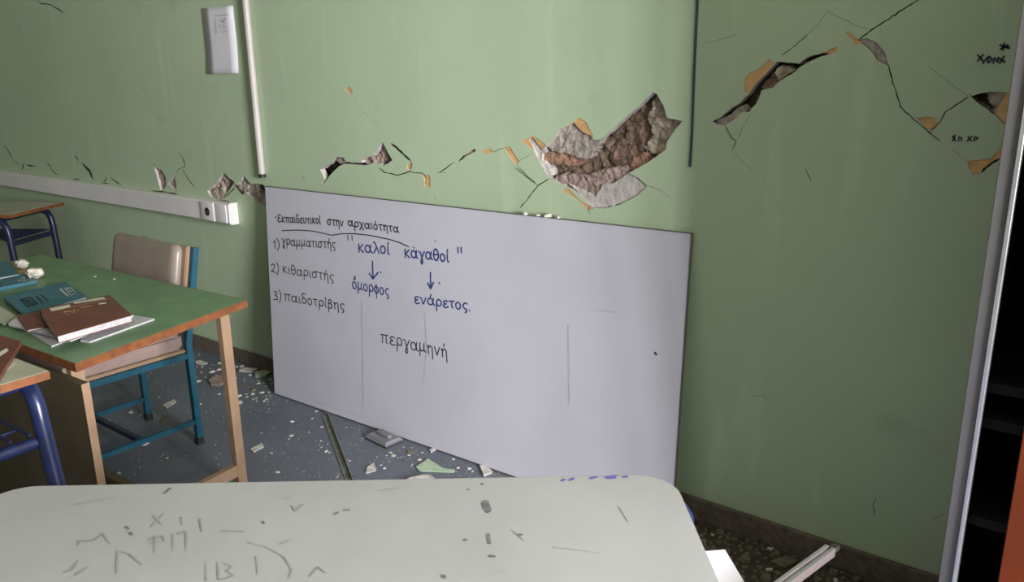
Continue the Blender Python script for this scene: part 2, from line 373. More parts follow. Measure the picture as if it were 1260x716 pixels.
# above the trunking -----------------------------------------
hole('2', [(55,330),(78,372),(122,390),(155,450),(160,492),(150,528),(115,548),(100,500),(80,420)], [([(0,0),(1100,0),(1100,800),(0,800)], .014, 6, .006)], (.014, 6))
crack('2', [(58,335),(78,372),(122,390),(155,450)], 1.3)
hole('2', [(242,408),(215,450),(168,500),(190,512),(238,558),(242,500),(228,460)], [([(0,0),(1100,0),(1100,800),(0,800)], .02, 1, .008)], (.02, 1))
crack('2', [(258,235),(300,310),(312,355),(265,375),(238,408)], .9); crack('2', [(290,380),(330,450),(388,528)], .8); crack('2', [(100,30),(200,110),(258,232)], .4)
hole('2', [(615,405),(705,482),(660,550),(628,608),(585,628),(520,602),(488,555),(560,490)], [([(0,0),(1100,0),(1100,800),(0,800)], .02, 6, .010), ([(500,560),(600,520),(640,600),(560,640)], .008, 4, .005), ([(620,410),(705,482),(640,560),(630,480)], .03, 2, .006)], (.02, 6))
hole('2', [(780,430),(830,492),(850,498),(870,494),(935,500),(960,560),(955,670),(870,642),(800,562),(772,582),(715,515)], [([(0,0),(1100,0),(1100,800),(0,800)], .02, 1, .009), ([(860,495),(935,490),(935,570),(880,580)], .045, 7, .006)], (.02, 1))
crack('2', [(700,490),(770,582)], 1.5); crack('2', [(632,604),(715,520)], 1.2); crack('2', [(735,500),(800,510),(850,498)], 1.2)
crack('2', [(35,552),(120,558),(250,575)], 1.4); crack('2', [(460,618),(560,628),(665,634)], 1.6)
for pts, w in (([(30,175),(65,225),(95,285)],1.2), ([(185,320),(165,375)],1.5), ([(210,330),(270,345)],1.), ([(360,305),(410,385),(455,410)],.9), ([(580,255),(602,305)],1.4), ([(630,315),(690,385),(722,452)],1.6), ([(825,425),(800,470)],1.4), ([(850,430),(900,465),(942,492)],1.2), ([(970,265),(1022,312)],.6), ([(1078,265),(1055,300)],.7), ([(1000,350),(950,460)],.35), ([(500,205),(525,222)],1.)): crack('1', pts, w)
crack('1', [(640,322),(690,375),(716,440)], 3.2); crack('1', [(95,290),(130,320),(165,330)], .8); crack('1', [(190,325),(230,340),(285,345)], 1.); crack('1', [(320,318),(362,302)], .7); crack('1', [(560,440),(620,445)], 1.2); crack('1', [(780,468),(850,476)], 1.2)
crack('T', [(118,3),(130,12),(160,15),(202,42)], 1.2); crack('T', [(465,350),(540,430),(582,500)], .5)

crack(None, [(1078,612),(1074,622),(1076,636)], .8); crack(None, [(1145,640),(1160,634)], .7)
crack(None, [(925,488),(940,486),(945,494)], .7); crack(None, [(1100,612),(1098,615)], 2)

def skin(holes, y0, y1, name, mats, parent):
    x0, x1, z0, z1 = XL, XR, 0., ZC
    pts = [Vector((x0,z0)), Vector((x1,z0)), Vector((x1,z1)), Vector((x0,z1))]; edges = [(0,1),(1,2),(2,3),(3,0)]
    bbs = []
    for h in holes:
        base = len(pts); pts += [Vector(p) for p in h]; n = len(h); edges += [(base+i, base+(i+1)%n) for i in range(n)]
        bbs.append((min(p[0] for p in h), max(p[0] for p in h), min(p[1] for p in h), max(p[1] for p in h)))
    v, e, f, _, _, _ = delaunay_2d_cdt(pts, edges, [], 0, 1e-6)
    keep = []
    for t in f:
        c = ((v[t[0]].x+v[t[1]].x+v[t[2]].x)/3, (v[t[0]].y+v[t[1]].y+v[t[2]].y)/3)
        if not any(bb[0] <= c[0] <= bb[1] and bb[2] <= c[1] <= bb[3] and pip(c, h) for h, bb in zip(holes, bbs)): keep.append(list(t))
    b = MB(); b.keep = True; n = len(v)
    b.v = [Vector((p.x, y0, p.y)) for p in v]+[Vector((p.x, y1, p.y)) for p in v]
    cnt = {}
    for t in keep:
        a, c, d = (v[i] for i in t)
        if (c-a).cross(d-a) < 0: t.reverse()
        b.f.append(t); b.m.append(0)
        for i in range(3): cnt.setdefault(frozenset((t[i], t[(i+1)%3])), []).append((t[i], t[(i+1)%3]))
    for k, L in cnt.items():
        if len(L) == 1:
            i, j = L[0]; b.f.append([j, i, n+i, n+j]); d = (v[j]-v[i]).normalized()*.0005; q = ((v[i]+v[j])/2)
            inside = (q.x+d.y, q.y-d.x)
            b.m.append(2 if any(pip(inside, c) for c in CRACKS) else 1)  # wide cracks get dark walls, shade put into their colour
    return b.build(name, mats, parent)
b = MB(); b.box(XL, XR, D+.085, D+T, 0, ZC); wb = struct(b.build('wall_back', M_core))
skin(PAINT_HOLES, D, D+.0025, 'green_paint_layer', [M_wall, M_plaster, M_core], wb)
skin(BODY_HOLES, D+.0025, D+.030, 'yellow_undercoat_plaster', [M_yellow, M_plaster, M_core], wb)
from mathutils import noise as mnoise
def field(P, regs, base, idx):
    xs = [p[0] for p in P]; zs = [p[1] for p in P]; st = .0035 if idx == 0 else .004
    x0, x1, z0, z1 = min(xs)-.008, max(xs)+.008, min(zs)-.008, max(zs)+.008
    nx, nz = int((x1-x0)/st)+2, int((z1-z0)/st)+2
    def pick(x, z):
        dep, mi, am = base[0], base[1], .006
        wob = (mnoise.noise(Vector((x*45, z*45, idx)))*.006, mnoise.noise(Vector((x*45, z*45, idx+9)))*.006)
        for R, d, m, a in regs:
            if pip((x+wob[0], z+wob[1]), R): dep, mi, am = d, m, a
        return dep, mi, am
    b = MB(); G = []
    for j in range(nz):
        for i in range(nx):
            x, z = x0+i*st, z0+j*st; dep, mi, am = pick(x, z)
            h = 1.15*mnoise.fractal(Vector((x*30, z*30, 3+idx)), .9, 2.1, 4)+.22*mnoise.noise(Vector((x*150, z*150, 2)))
            y = dep+h*am; G.append(mi); b.v.append(Vector((x, D+min(max(y, .004), .082), z)))
    for j in range(nz-1):
        for i in range(nx-1):
            a = j*nx+i; c = ((x0+(i+.5)*st), (z0+(j+.5)*st))
            b.f.append([a, a+1, a+nx+1, a+nx]); b.m.append(G[a])
    # drop the faces well outside the opening
    keepf, keepm = [], []
    for f, m in zip(b.f, b.m):
        ok = False
        for q in f:
            p = b.v[q]
            if any(pip((p.x+dx, p.z+dz), P) for dx, dz in ((0,0),(.007,0),(-.007,0),(0,.007),(0,-.007))): ok = True; break
        if ok: keepf.append(f); keepm.append(m)
    b.f, b.m = keepf, keepm; b.keep = True
    b.build('exposed_masonry', [M_plaster, M_plgrey, M_brown, M_stone, M_beige, M_brick, M_pink, M_core], wb)
for i, (P, R, B) in enumerate(FIELDS): field(P, R, B, i)
# marks pencilled on the wall
def ribbon(b, pts, w, nrm):                      # a pen stroke lying on a surface with normal nrm
    nrm = Vector(nrm).normalized(); pts = [Vector(p) for p in pts]
    lift = 0
    for a, c in zip(pts, pts[1:]):
        d = c-a
        if d.length < 1e-6: continue
        lift += 1; a = a+nrm*lift*3e-5; c = c+nrm*lift*3e-5
        q = nrm.cross(d).normalized()*w/2; b.add([a-q, c-q, c+q, a+q], [(0,1,2,3)])
    u = nrm.orthogonal().normalized(); v = nrm.cross(u)
    for p in (pts[0]-nrm*.00003, pts[-1]+nrm*(lift+1)*3e-5) if len(pts) < 4 else pts[:1]+[p+nrm*(lift+1+i)*3e-5 for i, p in enumerate(pts[1:])]: b.add([p+(u*math.cos(2*PI*k/8)+v*math.sin(2*PI*k/8))*w/2 for k in range(8)], [tuple(range(8))])
def wall_marks(strokes, w, m, name):
    b = MB(); b.keep = True
    for s in strokes: ribbon(b, [ony(p[0], p[1], D-.0008) for p in s], w, (0,-1,0))
    return b.build(name, m, wb)
def c2(k, ss): return [px(k, s) for s in ss]
C['G'] = (1130,40,3.58)
wall_marks(c2('G', [[(262,100),(285,125)],[(285,98),(262,125)],[(285,135),(305,108)],[(305,130),(312,105),(325,118),(312,132),(305,130)],[(330,135),(335,112),(350,130),(352,110)],[(352,110),(380,130)],[(378,105),(358,135)],
                    [(360,55),(400,70)],[(378,48),(372,78)],[(362,72),(395,55)],[(385,60),(400,66)]]), .0046, M_ink, 'pen_scrawl')
wall_marks(c2('8', [[(322,390),(340,418)],[(338,385),(322,418)],[(355,418),(358,395),(370,400),(372,416)],[(402,418),(430,392)],[(408,395),(425,416)],[(438,418),(445,395)],[(445,398),(465,400),(450,412)]]), .0035, M_ink, 'pencil_scrawl')
b = MB(); b.box(XL, -.235, D-.018, D, 0, .08, bev=.004); struct(b.build('baseboard_back', M_base))
b = MB(); b.box(.95, XR, D-.018, D, 0, .08, bev=.004); struct(b.build('baseboard_right_end', M_base))

# ------------------------------------------------------------------ whiteboard leaning on the wall
BL, BR = onz(338,485,0), onz(826.5,655,0)
TR = ony(851,287,D-.018)
_n = (TR-BL).cross(BR-BL).normalized(); TL = onplane(326, 229, BL, _n)
for p in (BL, BR): p.z = .004
o = Vector(((BL.x+BR.x)/2, BL.y, 0))
board = thing('whiteboard', o, 'large white board with blue and black Greek handwriting leaning against cracked green wall', 'whiteboard')
nrm = (TL-BL).cross(BR-BL).normalized()
if nrm.y > 0: nrm = -nrm
th = .012
def inset(p, a, c, e1=0.012, e2=0.012): return p+(a-p).normalized()*e1+(c-p).normalized()*e2
# the measured corners are those of the front face
b = MB(); q = [BL, BR, TR, TL]; b.hexa([p-nrm*th for p in q], q)
pn = b.build('panel', M_board, board)
b = MB()
for a, c in ((BL,BR),(BR,TR),(TR,TL),(TL,BL)):
    cen = (BL+BR+TR+TL)/4; d = (c-a).normalized(); inw = (cen-(a+c)/2); inw = (inw-d*inw.dot(d)).normalized()
    f = nrm*.0012; k = inw*.0025
    b.hexa([a-nrm*th, c-nrm*th, c-nrm*th-k*.3, a-nrm*th-k*.3], [a+f-k*.3, c+f-k*.3, c+f+k, a+f+k])
b.build('edge_trim', M_metal, board)
def circ(cx, cy, rx, ry, a0=90, a1=450, n=12): return [(cx+rx*math.cos(math.radians(a0+(a1-a0)*k/n)), cy+ry*math.sin(math.radians(a0+(a1-a0)*k/n))) for k in range(n+1)]
G = {
 'α': (.85, [circ(.33,.48,.3,.46,40,400), [(.70,1),(.64,.45),(.70,.08),(.85,.02)]]),
 'γ': (.7, [[(0,.95),(.18,.9),(.36,.2)], [(.7,1),(.36,.2),(.2,-.4),(.32,-.65),(.46,-.4),(.36,.2)]]),
 'δ': (.7, [circ(.33,.42,.3,.42), [(.33,.84),(.08,1.2),(.22,1.55),(.6,1.45)]]),
 'ε': (.65, [[(.62,.88),(.35,1.02),(.1,.82),(.2,.6),(.42,.54),(.15,.45),(.06,.2),(.3,-.02),(.64,.14)]]),
 'Ε': (.8, [[(.75,1.2),(.4,1.4),(.1,1.1),(.25,.75),(.5,.68),(.15,.55),(.03,.2),(.35,-.05),(.78,.15)]]),
 'η': (.7, [[(0,.85),(.12,1),(.14,0)], [(.14,.65),(.36,1),(.58,.85),(.6,-.5)]]),
 'θ': (.7, [circ(.33,.72,.3,.75), [(.03,.72),(.63,.76)]]),
 'ι': (.32, [[(.1,1),(.1,.15),(.25,.0)]]),
 'κ': (.68, [[(.1,1.05),(.1,0)], [(.58,1),(.14,.48),(.62,0)]]),
 'λ': (.72, [[(.08,1.4),(.24,1.35),(.68,0)], [(.42,.8),(.05,0)]]),
 'μ': (.8, [[(.12,1),(.04,-.55)], [(.1,.3),(.26,.02),(.52,.2),(.6,1)], [(.56,.3),(.62,.05),(.76,.05)]]),
 'ν': (.68, [[(.04,1),(.28,.02),(.62,1)]]),
 'ο': (.66, [circ(.3,.5,.28,.48)]),
 'π': (.88, [[(0,.92),(.84,1)], [(.22,.94),(.18,0)], [(.62,.97),(.62,.1),(.74,.02)]]),
 'ρ': (.7, [[(.06,-.65),(.1,.45)]+circ(.38,.52,.28,.46,180,-170)]),
 'σ': (.85, [circ(.33,.46,.3,.46), [(.33,.94),(.84,1)]]),
 'ς': (.62, [[(.6,.92),(.3,1),(.06,.6),(.24,.22),(.52,.08),(.5,-.25),(.3,-.38)]]),
 'τ': (.62, [[(0,.92),(.6,.98)], [(.3,.94),(.28,.15),(.42,.0)]]),
 'υ': (.7, [[(.05,1),(.08,.2),(.3,0),(.55,.25),(.6,1)]]),
 'φ': (.75, [circ(.35,.48,.32,.46), [(.36,1.2),(.34,-.65)]]),
 'χ': (.7, [[(.02,1),(.2,.85),(.6,-.45)], [(.62,1),(.02,-.45)]]),
 'β': (.7, [[(.06,-.6),(.1,1.1),(.3,1.4),(.55,1.2),(.45,.9),(.2,.78),(.6,.55),(.58,.15),(.3,0),(.1,.12)]]),
 '1': (.3, [[(.02,1.05),(.18,1.4),(.16,0)]]), '2': (.7, [[(.05,1.1),(.25,1.4),(.55,1.2),(.4,.6),(.02,.02),(.3,.12),(.65,0)]]),
 '3': (.65, [[(.05,1.3),(.4,1.4),(.5,1.05),(.2,.75),(.55,.55),(.5,.1),(.02,0)]]),
 ')': (.35, [[(.0,1.7),(.22,1.2),(.24,.4),(.02,-.4)]]), '-': (.4, [[(.02,.85),(.25,.9)]]), ' ': (.45, []), '.': (.3, [[(.1,.05),(.14,.02)]]),
}
ACC = {'ά':'α','ή':'η','ί':'ι','ό':'ο','έ':'ε','ύ':'υ','ἀ':'α'}
def layout(txt):
    x = 0; out = []; r = random.Random(len(txt)*7)
    for ch in txt:
        base = ACC.get(ch, ch); w, st = G[base]; dy = r.uniform(-.06, .06)
        for s in st: out.append([(x+p[0], p[1]+dy) for p in s])
        if ch in ACC: out.append([(x+w*.42, 1.18),(x+w*.55, 1.55)] if ch != 'ἀ' else [(x+w*.42, 1.3),(x+w*.46, 1.38)])
        x += w+.12
    return out, x-.12
def on_board(px_, py_): return onplane(px_, py_, BL+nrm*.0009, nrm)
ink, blu, smr = [], [], []
def pen(b):
    w = MB(); w.keep = True; b.append(w); return w
def write(txt, p0, p1, xh, w, b):
    b = pen(b)
    st, W_ = layout(txt); A = Vector(p0); B = Vector(p1); e = (B-A)/W_; up = Vector((-.05, -1)).normalized()*xh
    for s in st: ribbon(b, [on_board(*(A+e*u+up*v)) for u, v in s], w, nrm)
write('-Εκπαιδευτικοί', (339,273), (395,275.5), 6.6, .0052, ink); write('στην', (403,276), (423,279), 7.2, .0052, ink); write('αρχαιότητα', (428.5,278), (491,286), 6.8, .0052, ink)
write('1)', (337,305), (345,306), 7, .005, ink); write('γραμματιστής', (347,301), (413,306), 7.6, .0046, ink)
write('2)', (334,334), (344,336), 7.4, .0046, ink); write('κιθαριστής', (348,335.5), (411,346), 8, .0042, ink)
write('3)', (337,368), (347,370), 7.4, .0046, ink); write('παιδοτρίβης', (350,369.5), (424,382), 8, .0046, ink)
write('καλοί', (441,310), (480,313), 9.5, .0062, blu); write('κἀγαθοί', (498,316), (553,322), 9.5, .0062, blu)
write('όμορφος', (434,354.5), (479,364), 9, .0052, blu); write('ενάρετος.', (510,373), (580,382), 8.6, .0056, blu)
write('περγαμηνή', (469,421), (551,440), 10.5, .0046, ink)
def stroke(b, pts, w=.005):
    b = pen(b) if isinstance(b, list) else b; ribbon(b, [on_board(*p) for p in pts], w, nrm)
stroke(ink, [(347,283.8),(365,283),(383,284),(396,286.5),(408,289.4),(420,287.6),(435,287.3),(455,289.5),(479,294.4),(492,298.5),(503,303.5)], .0045)
for x in (428, 433): stroke(ink, [(x,289.5),(x+.6,295.5)], .0045)
for x in (563.5, 567.5): stroke(blu, [(x,304.5),(x+.4,311)], .006)
for s in ([(458.5,321.5),(459,343)], [(454.5,336.5),(459,343),(465,335.5)], [(468.4,334.7),(468.8,335.2)], [(529.8,335.5),(530.2,355)], [(526.5,348.5),(530.2,355),(533.5,347.5)], [(540.5,348),(541,348.5)]): stroke(blu, s, .007)
stroke(blu, [(535.5,296),(536,296.6)], .005); stroke(blu, [(437,339),(437.3,344)], .004)
for s in ([(445,370),(446,420),(447,500)], [(523,386),(525,430),(521,470)], [(699.5,400),(700,440),(700.6,496)]): stroke(smr, s, .006)
stroke(ink, [(806,434),(807.5,436)], .008); stroke(smr, [(728,381),(758,384)], .006)
stroke(smr, [(390,570-75),(450,515)], .003)
def nudge(b, k):
    for q_ in b:
        for v in q_.v: v += nrm*k
nudge(ink, .0004); nudge(blu, .0004)
for q_ in smr: q_.build('faded_streak', M_smear, pn)
for q_ in ink: q_.build('handwriting', M_ink, pn)['label'] = 'black marker handwriting'
for q_ in blu: q_.build('handwriting', M_blueink, pn)['label'] = 'blue marker handwriting'

# ------------------------------------------------------------------ wall fittings
a = ony(-70,201); e = ony(291.5,249.5)
z1t, z0t = .900, .792; xe = e.x
tk = thing('cable_trunking', (xe-1.5, D, z0t), 'long white plastic cable trunking with a socket, running along the wall to board', 'cable trunking')
prof = [(0,z0t),(-.040,z0t),(-.052,z0t+.008),(-.052,z1t-.008),(-.040,z1t),(0,z1t)]
b = MB(); b.hexa([(XL, D+y, z) for y, z in prof], [(xe-.006, D+y, z) for y, z in prof]); b.build('trunking_channel', M_pvc, tk)
b = MB(); b.hexa([(xe-.006, D+y*1.04, z0t-.002+(z-z0t)*1.04) for y, z in prof], [(xe, D+y*1.04, z0t-.002+(z-z0t)*1.04) for y, z in prof]); b.build('end_cap', M_pvc, tk)
sx0, sx1 = xe-.245, xe-.125
b = MB(); b.box(sx0, sx1, D-.062, D-.0505, z0t+.006, z1t-.004, bev=.004); sk = b.build('socket_plate', M_pvc, tk, smooth=True)
scx = (sx0+sx1)/2; scz = (z0t+z1t)/2
b = MB(); b.add([(scx+.030*math.cos(2*PI*k/28), D-.0626, scz+.030*math.sin(2*PI*k/28)) for k in range(28)]+[(scx+.022*math.cos(2*PI*k/28), D-.0626, scz+.022*math.sin(2*PI*k/28)) for k in range(28)], [(k, (k+1)%28, 28+(k+1)%28, 28+k) for k in range(28)]); b.build('socket_rim', M_pvc, sk)
b = MB(); b.tube([(scx, D-.0628, scz), (scx, D-.0622, scz)], .0225, 24); b.build('socket_recess', M_dark, sk)
b = MB()
for s in (-.0095, .0095): b.tube([(scx+s, D-.0632, scz), (scx+s, D-.0627, scz)], .0035, 10)
b.build('pin_hole', M_eraser, sk)
b = MB(); b.box(sx1+.006, xe-.02, D-.058, D-.0505, z0t+.006, z1t-.006, bev=.003); b.build('blank_cover', M_pvc, tk, smooth=True)

pb = ony(328,214); pt = (-3.349)
cd = thing('conduit', (pt, D, pb.z), 'white vertical plastic conduit running up the wall beside the paper notice', 'conduit')
b = MB(); b.tube([(pt, D-.016, pb.z), (pt, D-.016, ZC)], .0165, 16); b.build('conduit_pipe', M_conduit, cd, smooth=True)
b = MB(); b.tube([(pt, D-.016, pb.z-.016), (pt, D-.016, pb.z+.001)], .0175, 16); b.build('conduit_end', M_dark, cd, smooth=True)
b = MB(); zc = ony(850,205).z; cxs = -1.092
b.tube([(cxs, D-.004, ZC), (cxs, D-.004, zc+.3), (cxs+.002, D-.004, zc+.1), (cxs, D-.004, zc)], .0042, 8)
tag(b.build('cable', M_cable, smooth=True, origin=Vector((cxs, D, zc))), 'thin dark teal cable hanging straight down the green wall above the board', 'cable')

# paper notice
q = [ony(257,91), ony(296,90), ony(287.5,7), ony(249,10.5)]
npp = thing('paper_notice', (q[0].x, D, q[0].z), 'white sheet with small printed table stuck on wall left of the conduit', 'paper')
b = MB(); n = 10
def npt(u, t): 
    p = q[0].lerp(q[1], u).lerp(q[3].lerp(q[2], u), t); lift = .003+.022*max(0, .45-t)**1.5*(1+u*.3)+.004*abs(u-.5)*t; return Vector((p.x, D-lift, p.z))
for j in range(n+1):
    for i in range(5): b.v.append(npt(i/4, j/n))
for j in range(n):
    for i in range(4): a = j*5+i; b.f.append([a, a+1, a+6, a+5]); b.m.append(0)
sh = b.build('sheet', M_paper, npp, smooth=True)
sm = sh.modifiers.new('thickness', 'SOLIDIFY'); sm.thickness = .0006; sm.offset = 0
b = MB(); r = random.Random(3)
def nq(u0, u1, t0, t1): b.add([npt(u0,t0)+Vector((0,-.001,0)), npt(u1,t0)+Vector((0,-.001,0)), npt(u1,t1)+Vector((0,-.001,0)), npt(u0,t1)+Vector((0,-.001,0))], [(0,1,2,3)])
for k in range(8):
    u = .38+k*.06; nq(u, u+.045, .868, .880)
for k in range(14):
    t = .82-.016*k; nq(.36, .42, t, t+.006)
    for u in (.52, .60, .68): 
        if r.random() < .75: nq(u, u+r.uniform(.02, .055), t, t+.006)
nq(.60,.66,.77,.80); nq(.70,.74,.80,.83)
b.build('printed_table', M_print, sh)

# ------------------------------------------------------------------ tall cabinet by the right edge
YC = D-.58
pL = ony(1154,716,YC).x; pR = ony(1171,716,YC).x; pE = ony(1177,716,YC).x
pO = ony(1228,716,YC-.01).x
zc1 = 2.0; cab = thing('cabinet', (pL, D, 0), 'tall cabinet with grey metal edge, darkened open shelves and orange red door at right', 'cabinet')
xr = pO+.42
b = MB(); b.box(pL, pR, YC, D-.002, 0, zc1, bev=.002); b.build('side_panel', M_metal, cab)
b = MB(); b.box(pR, pE, YC-.006, YC+.02, 0, zc1, bev=.002); b.build('edge_strip', M_rim, cab)  # rim profile; its brighter metal also carries light from the right
b = MB(); b.box(pR, xr, D-.02, D-.002, 0, zc1); b.box(pR, pR+.006, YC+.021, D-.021, 0, zc1); b.build('back_panel', M_black, cab)
b = MB(); b.box(xr, xr+.02, YC, D-.002, 0, zc1); b.build('side_panel', M_redwood, cab)
b = MB(); b.box(pL, xr+.02, YC, D-.002, zc1, zc1+.02); b.build('top_panel', M_metal, cab)
for y_ in (476, 521, 645):
    p = ony(1225, y_, YC+.06); b = MB(); b.box(pR+.007, xr-.001, YC+.05, D-.021, p.z-.011, p.z+.011); b.build('shelf', mat('dark_shelf_board', (.006, .0055, .005), .8, spec=.2), cab)  # shelves near-black as well, so the inside stays dark
zt = ony(1262, 552, YC-.01).z
b = MB(); b.box(pO, xr+.018, YC-.022, YC-.002, .04, zc1-.03, bev=.002); dr = b.build('door', M_redwood, cab)
b = MB(); b.box(xr-.06, xr-.045, YC-.04, YC-.0225, .9, 1.02, bev=.003); b.build('door_handle', M_rim, dr)

# ------------------------------------------------------------------ green teacher's table
GZ = .75
gA, gB, gC = onz(304,369,GZ), onz(92,447.5,GZ), onz(50,313,GZ)
gD = gB+(gC-gA)
cen = (gA+gD)/2
gt = thing('teacher_table', (cen.x, cen.y, 0), 'green topped wooden table with orange edge, covered in textbooks and notebooks', 'table')
ex = (gA-gC); ey = (gA-gB)                                        # towards the right end, towards the wall
lx, ly = ex.length, ey.length; ux, uy = ex.normalized(), ey.normalized()
def gp(u, v, z): p = gD+ux*u+uy*v; return Vector((p.x, p.y, z))   # u 0..lx to the right, v 0..ly to the wall
def gbox(b, u0, u1, v0, v1, z0, z1): b.hexa([gp(u0,v0,z0), gp(u1,v0,z0), gp(u1,v1,z0), gp(u0,v1,z0)], [gp(u0,v0,z1), gp(u1,v0,z1), gp(u1,v1,z1), gp(u0,v1,z1)])
b = MB(); gbox(b, .004, lx-.004, .004, ly-.004, GZ-.024, GZ); tt = b.build('table_top', M_green, gt)
b = MB()
for a in ((0,.0035,0,ly), (lx-.0035,lx,0,ly), (.0035,lx-.0035,0,.0035), (.0035,lx-.0035,ly-.0035,ly)): gbox(b, a[0], a[1], a[2], a[3], GZ-.026, GZ-.0005)
b.build('edge_band', M_orange, gt)
lp = onz(277,381,GZ-.026); uu = lx-.055; vb = ly-.13
vb = ly-.115; uf = lx-.125
LEGS = ((uu, vb), (uf, .035), (.03, vb), (.03, .035))
for u, v in LEGS:
    b = MB(); gbox(b, u, u+.027, v, v+.043, 0, GZ-.027); b.build('leg', M_wood, gt)
b = MB(); gbox(b, .03, lx-.004, .010, .034, .06, GZ-.068); b.build('modesty_panel', [M_darkwood], gt)
b = MB(); gbox(b, lx-.004, lx, .009, .035, .059, GZ-.067); b.build('panel_edge', M_wood, gt)
def slant(u0, u1, v0, v1, z0, z1, w, name, m):
    A, E_ = gp(u0, v0, z0), gp(u1, v1, z0); d = (E_-A).normalized(); n = Vector((-d.y, d.x, 0))*w/2; h = Vector((0,0,z1-z0))
    b = MB(); b.hexa([A-n, E_-n, E_+n, A+n], [A-n+h, E_-n+h, E_+n+h, A+n+h]); b.build(name, m, gt)
slant(uf+.0135, uu+.0135, .0785, vb-.001, .10, .145, .024, 'stretcher', M_wood)
slant(.0435, .0435, .0785, vb-.001, .10, .145, .024, 'stretcher', M_wood)
slant(.06, (uf+uu)/2-.005, .29, .29, .10, .14, .03, 'stretcher', M_darkwood)

# ------------------------------------------------------------------ chair behind the table
R0 = onz(246,545,0); L0 = onz(183,516,0)
cx_ = (R0-L0).normalized(); wch = (R0-L0).length; cy_ = Vector((cx_.y, -cx_.x, 0))      # cy_: forwards, towards the camera
ch = thing('chair', ((R0+L0)/2).to_tuple(), 'beige padded chair with teal steel frame behind the green table', 'chair')
def cp(u, v, z): p = L0+cx_*u+cy_*v; return Vector((p.x, p.y, z))
zbt = 0.0
def ray_h(px_, py_, p):                                            # height on the vertical line through p seen at image row py_
    d = ray(px_, py_); t = p.y/d.y; return CAMZ+d.z*t
LEAN = .085; zTop = ray_h(229, 302, R0+Vector((0,LEAN,0)))
SEAT = .438; SD = .47
for u in (0, wch):
    b = MB(); b.tube([cp(u,0,.02), cp(u,0,.45), cp(u,-LEAN,zTop)], .0125, square=True, up=tuple(cx_)); lg = b.build('back_leg', M_teal, ch)
    b = MB(); b.tube([cp(u,0,0), cp(u,0,.03)], .0145, square=True, up=tuple(cx_)); b.build('foot_cap', M_dark, lg)
    b = MB(); b.tube([cp(u,SD,.02), cp(u,SD,SEAT-.03)], .0125, square=True, up=tuple(cx_)); lg = b.build('front_leg', M_teal, ch)
    b = MB(); b.tube([cp(u,SD,0), cp(u,SD,.03)], .0145, square=True, up=tuple(cx_)); b.build('foot_cap', M_dark, lg)
    b = MB(); b.tube([cp(u,.013,SEAT-.035), cp(u,SD-.013,SEAT-.035)], .012, square=True); b.build('seat_rail', M_teal, ch)
    b = MB(); b.tube([cp(u,.013,.105), cp(u,SD-.013,.105)], .010, square=True); b.build('stretcher', M_teal, ch)
b = MB(); b.tube([cp(.012,SD*.52,.105), cp(wch-.012,SD*.52,.105)], .010, square=True); b.build('cross_bar', M_navy, ch)
for v in (.004, SD-.004):
    b = MB(); b.tube([cp(.013,v,SEAT-.035), cp(wch-.013,v,SEAT-.035)], .011, square=True); b.build('seat_rail', M_teal, ch)
def pad(u0, u1, v0, v1, z0, z1, bev, M): 
    bm = bmesh.new(); bmesh.ops.create_cube(bm, size=1)
    for v in bm.verts: v.co = Vector(((u0+u1)/2+v.co.x*(u1-u0), (v0+v1)/2+v.co.y*(v1-v0), (z0+z1)/2+v.co.z*(z1-z0)))
    bmesh.ops.bevel(bm, geom=bm.edges[:], offset=bev, segments=4, affect='EDGES'); b = MB(M); b.bm(bm); return b
Mc = frame_matrix(L0, cx_, cy_)           # z points down when the frame is left handed, so build it by hand
Mc = Matrix((cx_, cy_, Vector((0,0,1)))).transposed().to_4x4(); Mc.translation = L0
pad(.0, wch, .012, SD+.02, SEAT-.022, SEAT-.008, .003, Mc).build('seat_board', M_wood, ch)
pad(.004, wch-.004, .014, SD+.018, SEAT-.0075, SEAT+.062, .014, Mc).build('seat_cushion', M_seat, ch, smooth=True)
zb0 = zTop-.25
tilt = Mc @ Matrix.Translation((0,-.012,.45)) @ Matrix.Rotation(math.atan2(LEAN, zTop-.45), 4, 'X') @ Matrix.Translation((0,0,-.45))
pad(-.14, wch-.006, .026, .044, zb0, zTop+.008, .004, tilt).build('backrest_board', M_wood, ch)
bm = bmesh.new(); P = rrect(-.136, wch-.036, zb0+.004, zTop+.010, .035, 8); rings = []
for dv, ins in ((.0445,.0), (.058,.0), (.068,.005), (.074,.014), (.077,.028), (.078,.05)):
    cxp, czp = (wch-.172)/2, (zb0+zTop)/2; hw, hh = (wch+.10)/2, (zTop-zb0)/2
    rings.append([bm.verts.new((cxp+(p[0]-cxp)*(1-ins/hw), dv, czp+(p[1]-czp)*(1-ins/hh))) for p in P])
n = len(P)
for a, c in zip(rings, rings[1:]):
    for k in range(n): bm.faces.new((a[k], a[(k+1)%n], c[(k+1)%n], c[k]))
bm.faces.new(rings[-1]); bm.faces.new(rings[0][::-1])
b = MB(tilt); b.bm(bm); b.build('backrest_cushion', M_vinyl, ch, smooth=True)

